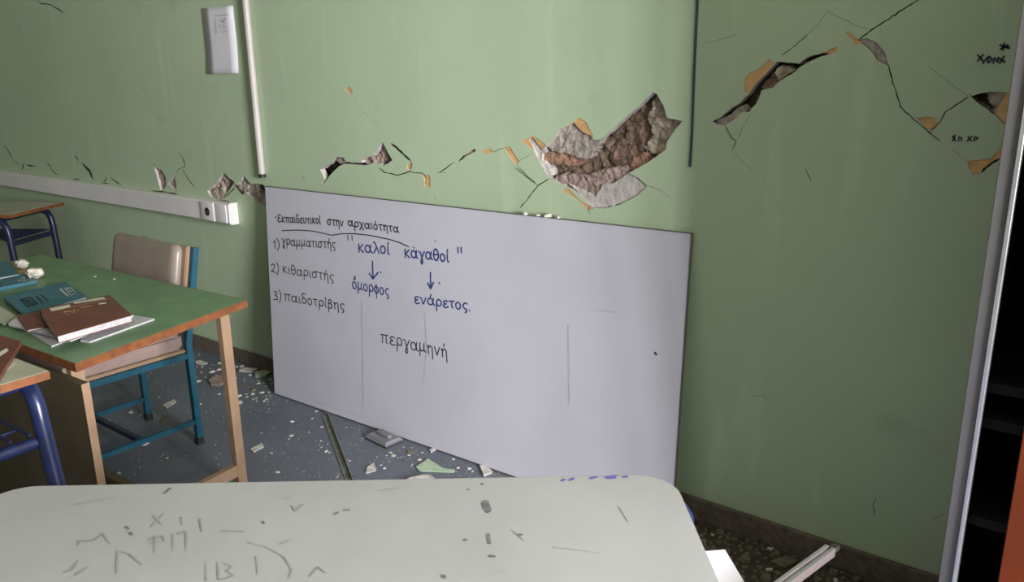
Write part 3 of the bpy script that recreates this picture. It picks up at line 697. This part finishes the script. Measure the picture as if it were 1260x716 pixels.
# ------------------------------------------------------------------ school desks with steel tube frames
def school_desk(name, label, O, ux, uy, L, W, Z, mtop, mframe, rad, medge, tr=.018, group='school desks', shelf=True, legin=.05, legu=.07, splay=.02, bend=1.):
    """O: top corner point on the floor plan; ux, uy unit vectors; the top spans L along ux and W along uy"""
    ux = Vector(ux).normalized(); uy = Vector(uy).normalized()
    c = O+ux*L/2+uy*W/2; root = thing(name, (c.x, c.y, 0), label, 'desk', group)
    M = Matrix((ux, uy, Vector((0,0,1)))).transposed().to_4x4(); M.translation = Vector((O.x, O.y, 0))
    b = MB(M); P = rrect(0, L, 0, W, rad); b.prism(rrect(.0025, L-.0025, .0025, W-.0025, rad), Z-.020, Z); top = b.build('desk_top', mtop, root)
    b = MB(M); Q = rrect(.003, L-.003, .003, W-.003, max(rad-.003, .001)); n = len(P)
    b.hexa([(p[0], p[1], Z-.022) for p in P], [(p[0], p[1], Z-.0008) for p in P]); b.build('edge_band', medge, root)
    zt = Z-.024-tr
    for v0 in (legin, W-legin):
        for u, s in ((legu, 1), (L-legu, -1)):
            b = MB(M); b.tube([(u-s*splay, v0, .012), (u, v0, zt-.10*bend), (u+s*.006*bend, v0, zt-.05*bend), (u+s*.025*bend, v0, zt-.015*bend), (u+s*.06*bend, v0, zt), (u+s*.16, v0, zt)], tr, 14)
            lg = b.build('leg', mframe, root, smooth=True)
            b = MB(M); b.tube([(u-s*splay, v0, 0), (u-s*splay, v0, .03)], tr+.003, 14); b.build('foot_cap', M_dark, lg, smooth=True)
        b = MB(M); b.tube([(.23, v0, zt), (L-.23, v0, zt)], tr*.95, 12); b.build('long_rail', mframe, root, smooth=True)
    for u in (legu+.005, L-legu-.005):
        b = MB(M); b.tube([(u, legin+tr, zt-.15), (u, W-legin-tr, zt-.15)], tr*.8, 12); b.build('end_rail', mframe, root, smooth=True)
        b = MB(M); b.tube([(u+(.05 if u < L/2 else -.05), legin+tr, zt), (u+(.05 if u < L/2 else -.05), W-legin-tr, zt)], tr*.8, 12); b.build('end_rail', mframe, root, smooth=True)
    if shelf:
        b = MB(M); zs = zt-.125
        for k in range(9):
            v = legin+.03+(W-2*legin-.06)*k/8; b.tube([(legu+.006, v, zs), (L-legu-.006, v, zs)], .004, 6)
        for k in range(5):
            u = .12+(L-.24)*k/4; b.tube([(u, legin+.02, zs-.007), (u, W-legin-.02, zs-.007)], .004, 6)
        b.build('wire_shelf', mframe, root, smooth=True)
    return root, top, M
# the desk nearest the camera
FZ = .76
fa, fb, fc = onz(40,597.5,FZ), onz(808,583.5,FZ), onz(870,716,FZ)
fu = (fb-fa).normalized(); fv = Vector((fu.y, -fu.x, 0))                      # fv towards the camera
k1 = (fc-fb).dot(fu)
# sharp (unrounded) far right corner
cr = fb+fu*((k1)*.0+.035)
FLn = 1.29
p_right = max((fc-fa).dot(fu), (fb-fa).dot(fu)+.03); 
F0 = fa+fu*(p_right-FLn)
fdesk, ftop, FM = school_desk('school_desk', 'cream desk with rounded corners and scuffed scribbled top in the foreground', F0, fu, fv, FLn, .56, FZ, M_laminate, M_blue, .075, M_laminate, legu=-.016, splay=.0, legin=.055, bend=.4)
# far left desk and the desk beside the table
c1 = onz(61.5,456,.785); c1u = -ux; c1v = Vector((-c1u.y, c1u.x, 0))
if c1v.y > 0: c1v = -c1v
nd, ndt, NM = school_desk('school_desk', 'cream desk with orange edge and glossy blue tube legs, left of the table front', c1, c1u, c1v, 1.2, .5, .785, M_cream, M_blue, .004, M_orange, tr=.021, legin=.028, legu=.035, splay=.10)
c2_ = onz(79,248.5,.76); c2v = (onz(0,267,.76)-c2_).normalized(); c2u = Vector((c2v.y, -c2v.x, 0))
if c2u.x > 0: c2u = -c2u
bd, bdt, BM_ = school_desk('school_desk', 'far cream desk with dark blue frame under the trunking at left edge', c2_, c2u, c2v, 1.2, .5, .76, M_cream, M_navy, .004, M_orange, tr=.02)

# scribbles, scuffs and ink on the near desk
def onF(p): return onz(p[0], p[1], FZ+.0006)
C['d'] = (0,570,2.864); C['e'] = (430,570,2.8)
def desk_marks(k, strokes, w, m, name):
    for i_, s in enumerate(strokes):
        b = MB(); b.keep = True; ribbon(b, [onF(p)+Vector((0,0,.00012*(i_%6))) for p in px(k, s)], w, (0,0,1)); b.build(name, m, ftop)
desk_marks('d', [[(265,145),(330,132),(405,120)],[(530,225),(575,180)],[(540,185),(570,215)],[(275,290),(280,275),(330,272),(362,248),(388,282)],[(412,390),(415,310),(455,320),(500,358)],[(525,270),(575,258),(580,275),(530,285)],[(545,255),(545,315)],[(608,250),(612,305)],[(655,245),(658,305)],[(625,250),(655,240)],
                 [(225,385),(255,375),(275,345)],[(265,395),(310,368)],[(728,350),(726,412)],[(768,350),(770,410),(800,405),(825,395),(800,380),(820,362),(790,352)],[(875,280),(940,295),(1000,330),(1030,375),(1020,405)],[(905,330),(910,390)],[(780,240),(860,240)],[(1030,150),(1040,170),(1070,145)],[(985,285),(1025,270)],[(1090,400),(1120,365),(1145,385)],[(1000,125),(1022,121)],[(640,190),(642,215)],[(705,195),(712,240)]], .0032, M_graph, 'pencil_scribble')
desk_marks('d', [[(585,100),(600,88)],[(578,103),(584,106)],[(1212,165),(1230,164)],[(1180,180),(1190,174)],[(445,225),(452,232)],[(460,245),(465,252)],[(925,205),(930,212)]], .005, M_scuff, 'scuff_mark')
desk_marks('e', [[(464,132),(476,168)],[(468,132),(482,165)],[(472,130),(484,160)],[(462,140),(470,160)]], .007, M_scuff, 'scuff_mark')
desk_marks('e', [[(478,245),(482,275)],[(408,90),(409,91)],[(485,320),(498,321)],[(398,264),(402,264)],[(585,247),(592,247)],[(325,388),(327,394)],[(455,70),(458,72)]], .006, M_scuff, 'scuff_mark')
desk_marks('e', [[(500,374),(540,372)],[(700,290),(780,298),(860,310)],[(560,230),(600,265)],[(930,150),(960,200)],[(100,95),(180,85)]], .0022, M_graph, 'pencil_scribble')
desk_marks('e', [[(732,60),(740,55)],[(760,58),(772,52)],[(830,52),(850,47)],[(885,48),(918,43)],[(890,52),(915,50)],[(945,48),(956,46)]], .006, M_purple, 'ink_mark')

# ------------------------------------------------------------------ books and papers
def flat_thing(name, label, cat, quad, zb, th, mcover, group=None, hollow=True, pages=True, over=.002, mats=None):
    """closed booklet from the four image corners of its upper face (spine side first: q0-q1 is the spine)"""
    q = [onz(x, y, zb+th) for x, y in quad]; c = sum(q, Vector())/4
    root = thing(name, (c.x, c.y, zb), label, cat, group)
    def shr(p, k): d = c-p; d.z = 0; return p+d.normalized()*k
    ct = min(.0016, th*.22)
    def slab(b, k, z0, z1): b.hexa([Vector((shr(p,k).x, shr(p,k).y, z0)) for p in q], [Vector((shr(p,k).x, shr(p,k).y, z1)) for p in q])
    b = MB(); slab(b, 0, zb+th-ct, zb+th); b.hexa([Vector((p.x,p.y,zb)) for p in q], [Vector((p.x,p.y,zb+ct)) for p in q])
    # spine
    s0, s1 = q[0], q[1]; inn = (c-(s0+s1)/2).normalized()*.002
    b.hexa([Vector((v.x,v.y,zb+ct)) for v in (s0, s1, s1+inn, s0+inn)], [Vector((v.x,v.y,zb+th-ct)) for v in (s0, s1, s1+inn, s0+inn)])
    cov = b.build('cover', mcover, root)
    b = MB(); slab(b, .004, zb+ct, zb+th-ct); b.build('page_block', M_pages, root)
    return root, cov, zb+th
def cover_quads(cov, z, quads, m, name):
    b = MB(); b.keep = True
    for qd in quads:
        P = [onz(x, y, z+.0005) for x, y in qd]
        if (P[1]-P[0]).cross(P[2]-P[0]).z < 0: P.reverse()
        b.add(P, [tuple(range(len(P)))])
    return b.build(name, m, cov)
C['b'] = (0,310,5.51)
def B(pts): return px('b', pts)
def bar(p, q, w):                                   # thin image space bar as a quad
    p, q = Vector(p), Vector(q); d = (q-p).normalized(); n = Vector((-d.y, d.x))*w/2; return [tuple(p-n), tuple(q-n), tuple(q+n), tuple(p+n)]
def sheet(name, label, quad, zb, th, group=None, m=None, cat='paper', wave=.002):
    q = [onz(x, y, zb) for x, y in quad]; c = sum(q, Vector())/4; b = MB(); n = 8
    for j in range(n+1):
        for i in range(n+1):
            p = q[0].lerp(q[1], i/n).lerp(q[3].lerp(q[2], i/n), j/n); b.v.append(Vector((p.x, p.y, zb+th+wave*abs(mnoise.noise(Vector((p.x*9, p.y*9, zb*60)))))))
    N1 = (n+1)**2
    for k in range(N1): p = b.v[k]; b.v.append(Vector((p.x, p.y, zb)))
    for j in range(n):
        for i in range(n):
            a = j*(n+1)+i; b.f.append([a, a+1, a+n+2, a+n+1]); b.m.append(0); b.f.append([N1+a, N1+a+n+1, N1+a+n+2, N1+a+1]); b.m.append(0)
    ring = [i for i in range(n+1)]+[j*(n+1)+n for j in range(1, n+1)]+[n*(n+1)+i for i in range(n-1, -1, -1)]+[j*(n+1) for j in range(n-1, 0, -1)]
    for a, d in zip(ring, ring[1:]+ring[:1]): b.f.append([a, d, N1+d, N1+a]); b.m.append(0)
    return tag(b.build(name, m or M_pages, origin=Vector((c.x, c.y, zb))), label, cat, group)
z = GZ+.0004
# lowest: white papers under the notebooks
sheet('notebook', 'open white notebook lowest on the green table, its corner nearest the table edge', B([(-60,395),(160,490),(490,590),(350,648)]), z, .004)
sheet('notebook', 'cream notebook half under the maroon booklet, pointing right on the green table', B([(545,608),(610,618),(1048,462),(700,400)]), z, .005, wave=.001)
sheet('notebook', 'yellowed notebook at left end of the green table under the papers', B([(-90,440),(-40,350),(110,440),(30,500)]), z+.0085, .004, m=M_cream)
b1, cv, zt_ = flat_thing('textbook', 'teal textbook with dark square lettering lying behind the maroon booklet', 'book', B([(25,305),(440,200),(592,300),(170,425)]), z+.008, .012, M_bookblue)
b1.location.z = b1.location.z
cover_quads(cv, zt_, [B([(130,322),(205,302),(265,352),(185,375)])]+[bar(*B([(245,297),(290,345)]), 2.2), bar(*B([(275,288),(330,332)]), 1.6)], M_bookink, 'cover_title')
cover_quads(cv, zt_+.0004, [bar(*B([(160,332),(200,362)]), .7), bar(*B([(172,325),(210,318)]), .7), bar(*B([(195,345),(230,338)]), .8), bar(*B([(205,322),(240,350)]), .7), bar(*B([(182,350),(190,357)]), .8)], M_bookblue, 'title_letters')
cover_quads(cv, zt_, [bar(*B([(408,250),(462,300)]), 1.5), bar(*B([(440,248),(480,240)]), .7), bar(*B([(450,258),(495,248)]), .6), bar(*B([(440,248),(480,292)]), .7), bar(*B([(480,292),(508,282)]), .7), bar(*B([(465,270),(500,262)]), .7), bar(*B([(480,240),(515,278)]), .6)], M_label, 'cover_number')
b2, cv2, zt2 = flat_thing('textbook', 'teal textbook with pale number on its cover, beside the crumpled tissue', 'book', B([(-160,270),(245,192),(190,142),(-160,222)]), z, .013, M_bookblue)
cover_quads(cv2, zt2, [bar(*B([(120,188),(140,200)]), 1.2), bar(*B([(140,180),(160,172)]), .6), bar(*B([(160,172),(170,182)]), .6), bar(*B([(148,192),(168,183)]), .6), bar(*B([(150,192),(160,198)]), .6), bar(*B([(160,198),(185,190)]), .6)], M_label, 'cover_number')
b3, cv3, zt3 = flat_thing('textbook', 'teal textbook lying furthest left, cut by the picture edge behind another', 'book', B([(-150,90),(45,62),(130,150),(-150,200)]), z+.001, .016, M_bookblue)
b4, cv4, zt4 = flat_thing('booklet', 'lower maroon booklet peeking out left of the striped booklet on table', 'booklet', B([(118,430),(300,395),(345,498),(185,530)]), z+.0225, .006, M_bookbrown)
b5, cv5, zt5 = flat_thing('booklet', 'maroon booklet with cream title strip lying on top of the notebooks', 'booklet', B([(268,388),(745,290),(895,428),(388,572)]), z+.030, .022, M_bookbrown)
cover_quads(cv5, zt5, [B([(335,382),(470,355),(478,372),(350,402)]), B([(495,343),(700,305),(715,318),(505,352)])]+[bar(*B([(670,352),(720,345)]), 1.6)], M_label, 'title_strip')
cover_quads(cv5, zt5, [bar(*B([(x0,y0),(x1,y1)]), w) for x0,y0,x1,y1,w in ((430,408,460,402,1.3),(465,402,472,392,.8),(472,402,500,410,.7),(500,410,505,385,.8),(515,400,540,395,.6),(545,378,610,362,.8),(575,374,580,384,.7),(610,362,618,372,.7),(440,415,470,425,.6))]+[bar(*B([(350,402),(720,322)]), .5)], M_gold, 'title_lettering')
sheet('paper_stack', 'loose white sheets directly beneath the top maroon booklet on the table', B([(380,590),(480,610),(905,440),(700,360)]), z+.0225, .006, wave=.001)
sheet('paper_stack', 'loose white sheets under the lower maroon booklet, corner towards the left', B([(60,500),(130,440),(420,540),(470,604)]), z+.0135, .008, wave=.0015)
# maroon book on the left desk
sheet('paper_sheet', 'pale sheet lying partly under the maroon book on the blue legged desk', [(-60,455),(-20,425),(20,446),(-10,470)], .7854, .001, m=M_cream, wave=.0005)
b6, cv6, zt6 = flat_thing('textbook', 'maroon textbook on the blue legged desk at the left picture edge', 'book', [(-5,470),(26,420),(-30,403),(-75,445)], .7875, .012, M_bookbrown)
cover_quads(cv6, zt6, [[(-8,438),(8,428),(11,431),(-5,442)]], M_label, 'title_strip')

# crumpled tissue and its yellow wrapper
def lump(name, label, cat, pxy, zb, r, m, seed, sq=(1,1,.7)):
    p = onz(pxy[0], pxy[1], zb); bm = bmesh.new(); bmesh.ops.create_icosphere(bm, subdivisions=4, radius=1)
    for v in bm.verts:
        n = v.co.normalized(); k = 1+.28*mnoise.noise(n*1.6+Vector((seed,0,0)))-.22*abs(mnoise.noise(n*3.2+Vector((0,seed,0))))
        v.co = Vector((n.x*k*sq[0]*r, n.y*k*sq[1]*r, n.z*k*sq[2]*r))
    mn = min(v.co.z for v in bm.verts); b = MB(Matrix.Translation((p.x, p.y, zb-mn))); b.bm(bm)
    return tag(b.build(name, m, smooth=True, origin=Vector((p.x, p.y, zb))), label, cat)
lump('crumpled_tissue', 'crumpled off-white tissue on the green table behind the teal books', 'tissue', (44,343), z, .036, M_tissue, 2.3, (1.15,.9,.62))
lump('crumpled_tissue', 'smaller crumpled whitish tissue tucked behind the books, left of the bigger one', 'tissue', (28,331), z, .028, M_tissue, 7.1, (1,.9,.7))
sheet('paper_wrapper', 'ochre paper wrapper lying under the crumpled tissue on green table', B([(85,80),(130,150),(190,140),(120,72)]), z, .0006, m=M_gold, wave=0)

# ------------------------------------------------------------------ on the floor
# eraser
q = [onz(x, y, .022) for x, y in ((452.5,535.7),(478.7,548.4),(492.7,536.5),(465.1,525))]
c = sum(q, Vector())/4; er = thing('board_eraser', (c.x, c.y, 0), 'grey whiteboard eraser lying on floor at foot of the board', 'eraser')
eu = (q[1]-q[0]); ev = (q[3]-q[0]); lu, lv = eu.length, ev.length
EM = Matrix((eu.normalized(), Vector((-eu.normalized().y, eu.normalized().x, 0)), Vector((0,0,1)))).transposed().to_4x4(); EM.translation = Vector((c.x, c.y, 0))
hu, hv = lu/2, lv/2
b = MB(EM); b.box(-hu, hu, -hv, hv, 0.0005, .010); b.build('felt_pad', M_felt, er)
b = MB(EM); b.hexa([(-hu,-hv,.010),(hu,-hv,.010),(hu,hv,.010),(-hu,hv,.010)], [(-hu*.86,-hv*.8,.024),(hu*.86,-hv*.8,.024),(hu*.86,hv*.8,.024),(-hu*.86,hv*.8,.024)]); bd_ = b.build('body', M_eraser, er)
b = MB(EM); b.box(-hu*.6, hu*.6, -hv*.22, hv*.22, .0242, .036, bev=.003); b.build('grip', M_eraser, er, smooth=True)
b = MB(EM); b.box(hu*.86, hu, -hv*.8, hv*.8, .0105, .022, bev=.002); b.build('end_strip', M_rim, er)  # bright metal stands in for light falling on the right end
# metal strip
s0, s1 = onz(400,511,0), onz(437,612,0); d = (s1-s0).normalized(); n_ = Vector((-d.y, d.x, 0))
b = MB(); 
def sp(t, k, z): p = s0.lerp(s1, t)+n_*k; return Vector((p.x, p.y, z))
W2 = .013
b.hexa([sp(0,-W2,.0005), sp(1,-W2,.0005), sp(1,W2,.0005), sp(0,W2,.0005)], [sp(0,-W2,.004), sp(1,-W2,.004), sp(1,W2,.004), sp(0,W2,.004)])
b.hexa([sp(0,W2-.004,.004), sp(1,W2-.004,.004), sp(1,W2,.004), sp(0,W2,.004)], [sp(0,W2-.004,.022), sp(1,W2-.004,.022), sp(1,W2,.022), sp(0,W2,.022)])
tag(b.build('metal_strip', M_olive, origin=(s0+s1)/2), 'olive grey metal strip lying on floor between board and the near desk', 'metal strip')

rc = random.Random(11)
def chip_mesh(seed, spiky=.35, thick=.35, nv=7):
    r = random.Random(seed); P = [((1+r.uniform(-spiky, spiky))*math.cos(2*PI*k/nv+r.uniform(-.3,.3)), (1+r.uniform(-spiky, spiky))*math.sin(2*PI*k/nv+r.uniform(-.3,.3))*.75) for k in range(nv)]
    b = MB(); Q = [(p[0]*.86+r.uniform(-.05,.05), p[1]*.86+r.uniform(-.05,.05), thick*(1+r.uniform(-.35,.35))) for p in P]
    n = nv; b.add([(p[0],p[1],0) for p in P]+Q+[(0,0,thick*1.15)], [tuple(reversed(range(n)))]+[(i,(i+1)%n,n+(i+1)%n,n+i) for i in range(n)]+[(n+i,n+(i+1)%n,2*n) for i in range(n)])
    return b
placed = []
def solid_area(p, r):                         # keep crumbs clear of the things that stand on the floor
    for c, k in OBST:
        if (Vector((p.x,p.y,0))-Vector((c.x,c.y,0))).length < r+k: return True
    return any((p.x-q[0])**2+(p.y-q[1])**2 < (r+q[2])**2 for q in placed)
OBST = [(cp(0,0,0),.025),(cp(wch,0,0),.025),(cp(0,SD,0),.025),(cp(wch,SD,0),.025),(c,.09)]
OBST += [(gp(u+.014,v+.02,0),.04) for u, v in LEGS]
OBST += [(sp(t/30,0,0),.02) for t in range(31)]
def board_y(x): return BL.y+(BR.y-BL.y)*(x-BL.x)/(BR.x-BL.x)
def free(p, r):
    if p.y+r > D-.022: return False
    if BL.x-.03 < p.x < BR.x+.03 and p.y+r*1.05 > board_y(p.x)-.004: return False
    if p.x+r > pL-.03 and p.y+r > YC-.03: return False
    return not solid_area(p, r)
protos = {}
def chip(p, r, m, name, label, group, cat='plaster debris', thick=.35, seed=None, rot=None, nv=7):
    key = (m.name, rc.randrange(6), nv, thick)
    if key not in protos:
        o = chip_mesh(hash_(key), .35, thick, nv).build(name, m)
        protos[key] = o.data; bpy.data.objects.remove(o)
    o = bpy.data.objects.new(name, protos[key]); COL.objects.link(o)
    o.location = (p.x, p.y, .0004); o.scale = (r, r, r); o.rotation_euler = (0, 0, rc.uniform(0, 6.28) if rot is None else rot)
    placed.append((p.x, p.y, r)); return tag(o, label, cat, group)
def hash_(k): return sum(ord(ch)*(i+1) for i, ch in enumerate(str(k)))
# single larger pieces
def slab_piece(poly, z0, th, m, name, label, tilt=0., cat='plaster debris'):
    P = [onz(x, y, z0+th*.6) for x, y in poly]; c = sum(P, Vector())/len(P); b = MB()
    zz = [z0+th*.6+tilt*((p-c).length/.08)*(1 if p.x > c.x else .2) for p in P]
    n = len(P)
    b.add([Vector((c.x+(p.x-c.x)*.9, c.y+(p.y-c.y)*.9, z0)) for p in P]+[Vector((p.x,p.y,zq)) for p, zq in zip(P, zz)], [tuple(reversed(range(n))), tuple(range(n,2*n))]+[(i,(i+1)%n,n+(i+1)%n,n+i) for i in range(n)])
    for p in P: placed.append((p.x, p.y, .012))
    placed.append((c.x, c.y, max((p-c).length for p in P)*.7))
    return tag(b.build(name, m, origin=Vector((c.x,c.y,z0))), label, cat)
C['k'] = (440,510,7.96); C['s'] = (230,380,7.157)
slab_piece(px('k', [(570,510),(690,430),(800,500),(840,525),(955,540),(955,560),(800,552),(600,545)]), .0005, .012, M_chipg, 'plaster_flake', 'pale green triangular paint flake on floor between eraser and desk edge')
slab_piece(px('k', [(440,650),(520,612),(630,588),(710,586),(775,640),(830,640),(860,700),(500,720)]), .0005, .035, M_chipw, 'plaster_chunk', 'white plaster chunk half hidden behind the near desk edge')
slab_piece(px('s', [(455,540),(510,515),(640,518),(560,552)]), .0005, .014, M_chipw, 'plaster_slab', 'long pale plaster slab by the skirting left of the board corner')
slab_piece(px('s', [(600,550),(690,535),(745,545),(690,590),(600,590)]), .0005, .02, M_chipg, 'plaster_slab', 'greenish plaster slab on the floor touching the left board corner')
slab_piece(px('s', [(190,625),(255,575),(300,590),(345,625),(290,665),(210,655)]), .0005, .025, M_pink, 'plaster_slab', 'pinkish plaster slab behind the wooden table leg')
slab_piece(px('s', [(72,460),(120,450),(185,475),(130,490),(80,478)]), .0005, .010, M_chipw, 'plaster_slab', 'flat whitish plaster piece right beside the teal chair leg')
slab_piece(px('s', [(50,315),(85,302),(120,318),(90,335)]), .0005, .010, M_chipw, 'plaster_slab', 'whitish plaster piece by the skirting behind the teal chair leg')
slab_piece([(308,552),(322,545),(325,549),(312,556)], .0005, .008, M_chipw, 'plaster_flake', 'thin pale flake standing out right of the wooden table leg foot')
slab_piece([(452,574),(460,569),(463,578),(450,582)], .0005, .010, M_chipw, 'plaster_flake', 'small white flake between the metal strip and the green flake')
slab_piece([(590,572),(598,571),(606,580),(595,584)], .0005, .018, M_chipw, 'plaster_chunk', 'whitish broken chunk near the right end of the floor gap under the board', cat='plaster debris')
slab_piece([(528,553),(536,549),(538,551),(530,556)], .0005, .010, M_chipw, 'plaster_chunk', 'short white bar of plaster at the board foot right of the eraser')
slab_piece([(200,498),(214,491),(217,494),(205,502)], .0005, .008, M_chipw, 'plaster_flake', 'pale flake on the floor between the two teal chair legs')
slab_piece([(196,518),(206,509),(208,512),(200,520)], .0005, .008, M_chipb, 'plaster_flake', 'tan flake on floor just right of the far teal chair leg')
slab_piece([(948,690),(968,683),(982,690),(965,698)], .0005, .014, M_chipb, 'plaster_chunk', 'brownish plaster chunk on the dark floor left of the aluminium profile')
slab_piece([(846,628),(870,634),(868,641),(848,637)], .0005, .02, M_chipb, 'plaster_chunk', 'brown stick of rubble by skirting just right of the near desk corner')
def scatter(n, region, rmin, rmax, ms, label, group, name='plaster_chip', thick=.35):
    xs = [p[0] for p in region]; ys = [p[1] for p in region]; k = 0; tries = 0
    while k < n and tries < n*60:
        tries += 1; x, y = rc.uniform(min(xs), max(xs)), rc.uniform(min(ys), max(ys))
        if not pip((x, y), region): continue
        p = onz(x, y, 0); r = rmin*(rmax/rmin)**(rc.random()**1.7)
        if not free(p, r*1.1): continue
        chip(p, r, rc.choice(ms), name, label, group, thick=thick); k += 1
W3 = [M_chipw]*5+[M_chipb]+[M_chipg]
scatter(16, [(470,548),(640,590),(610,600),(480,560)], .006, .016, W3, 'small pale plaster crumb on blue floor along the foot of the board', 'crumbs at the board foot')
scatter(44, [(345,490),(640,590),(600,596),(430,596),(350,520)], .0035, .010, W3, 'small pale plaster crumb on blue floor along the foot of the board', 'crumbs at the board foot')
scatter(16, [(315,480),(395,508),(425,594),(312,594)], .003, .011, W3, 'tiny plaster crumb on floor between table leg and metal strip', 'crumbs between table leg and metal strip')
scatter(60, [(240,440),(335,450),(345,492),(300,500),(240,470)], .005, .022, W3+[M_chipb], 'plaster crumb in the rubble left of the board corner', 'crumbs left of the board corner')
scatter(30, [(130,470),(240,430),(300,500),(300,590),(130,590)], .003, .013, W3, 'plaster crumb on floor under and around the teal chair', 'crumbs around the chair')
scatter(80, [(845,618),(1075,700),(1068,716),(900,716),(852,650)], .007, .026, [M_chipb]*14+[M_chipw], 'brownish rubble crumb on the dark floor by the skirting at right', 'rubble by the right skirting', thick=.45)
# fine grit: far too many grains to count
b = MB(); rg = random.Random(4)
def grit(n, region, s, b=b):
    xs = [p[0] for p in region]; ys = [p[1] for p in region]; k = 0
    while k < n:
        x, y = rg.uniform(min(xs), max(xs)), rg.uniform(min(ys), max(ys))
        if not pip((x, y), region): continue
        p = onz(x, y, 0); k += 1
        if p.y > D-.02 or any((p.x-c_.x)**2+(p.y-c_.y)**2 < (k_+.004)**2 for c_, k_ in OBST): continue
        if BL.x < p.x < BR.x and p.y > board_y(p.x)-.003: continue
        r = s*rg.uniform(.5, 1.5); a = rg.uniform(0, 6.28)
        P = [Vector((p.x+r*math.cos(a+2.09*i), p.y+r*math.sin(a+2.09*i), .0002)) for i in range(3)]; t = Vector((p.x, p.y, r*.8))
        b.add(P+[t], [(0,2,1),(0,1,3),(1,2,3),(2,0,3)])
grit(500, [(345,488),(640,590),(590,600),(430,598),(330,598),(312,500)], .0017)
grit(450, [(240,430),(335,445),(345,492),(312,540),(150,590),(120,520)], .0018)
tag(b.build('plaster_grit', M_chipw), 'fine pale plaster grit strewn over the blue grey floor', 'grit', kind='stuff')
b = MB(); q = [(838,606),(900,628),(1000,664),(1130,704),(1160,720),(1120,742),(1010,738),(900,730),(862,690),(842,650)]
P = [onz(x, y, .0002) for x, y in rough_poly(q, 2.5, 9)]; P = [Vector((p.x, min(p.y, D-.0185), .0002)) for p in P]
b.add(P, [tuple(range(len(P)))]); tag(b.build('dirt_patch', mat('brown_dirt', (.062, .054, .040), .98, var=.4, scale=25, bump=.6)), 'brown dirt spread over the floor along the skirting at lower right', 'dirt', kind='stuff')
b = MB(); grit(2600, [(845,612),(1130,716),(880,740),(852,650)], .0045, b)
tag(b.build('brown_grit', mat('brown_grit', (.075, .060, .042), .95, var=.3)), 'fine brown rubble grit covering the floor by the right skirting', 'grit', kind='stuff')
# crumbs lying on the table and on the board's upper edge
for x, y, l in ((117,340.5,'tiny white plaster crumb on green table, the left one of the pair'), (140.5,343.5,'tiny white plaster crumb on green table, nearer the chair back')):
    p = onz(x, y, z); o_ = chip(p, .007, M_chipw, 'plaster_chip', l, None); o_.location.z = GZ+.0004
edge = lambda t: TL.lerp(TR, t)-nrm*th*.5
for t, r_ in ((.70,.014),(.725,.010),(.745,.017),(.765,.012)):
    p = edge(t); o_ = chip(p, r_, M_chipw, 'plaster_chip', 'white plaster crumb resting on the upper edge of the board below the hole', 'crumbs on the board edge', thick=.6); o_.location.z = p.z+.0012

# ------------------------------------------------------------------ sheet and profile sticking out of the near desk's shelf
zs = FZ-.024-.018-.125+.005
q = [(857,690),(892,676),(935,748),(880,760)]
P = [onz(x, y, zs+.001) for x, y in q]; inward = -fu*.30
b = MB(); P2 = [P[0]+inward, P[1], P[2], P[3]+inward]
b.hexa([p-Vector((0,0,.0008)) for p in P2], P2)
tag(b.build('paper_sheet', M_paper, origin=sum(P2, Vector())/4), 'bright white sheet sticking out beside the right edge of the near desk', 'paper')
zr = zs+.03
e0, e1 = onz(1022,672,zr), onz(962,716,zr); d = (e1-e0).normalized(); e2 = e0+d*.95
pr = thing('aluminium_profile', ((e0+e2)/2).to_tuple(), 'shiny white aluminium profile bar pointing at the wall, lower right', 'profile bar')
PMx = Matrix((d, Vector((-d.y, d.x, 0)), Vector((0,0,1)))).transposed().to_4x4(); PMx.translation = e0
b = MB(PMx); b.box(0, .95, -.0105, -.003, -.018, 0, bev=.001); b.box(0, .95, .003, .0105, -.018, 0, bev=.001); b.box(0, .95, -.003, .003, -.018, -.007); b.build('bar', M_rim, pr)
b = MB(PMx); b.box(-.025, 0, -.007, .007, -.016, -.005, bev=.002); b.build('end_plug', M_dark, pr)

for o in bpy.data.objects:
    if '_o' in o: del o['_o']
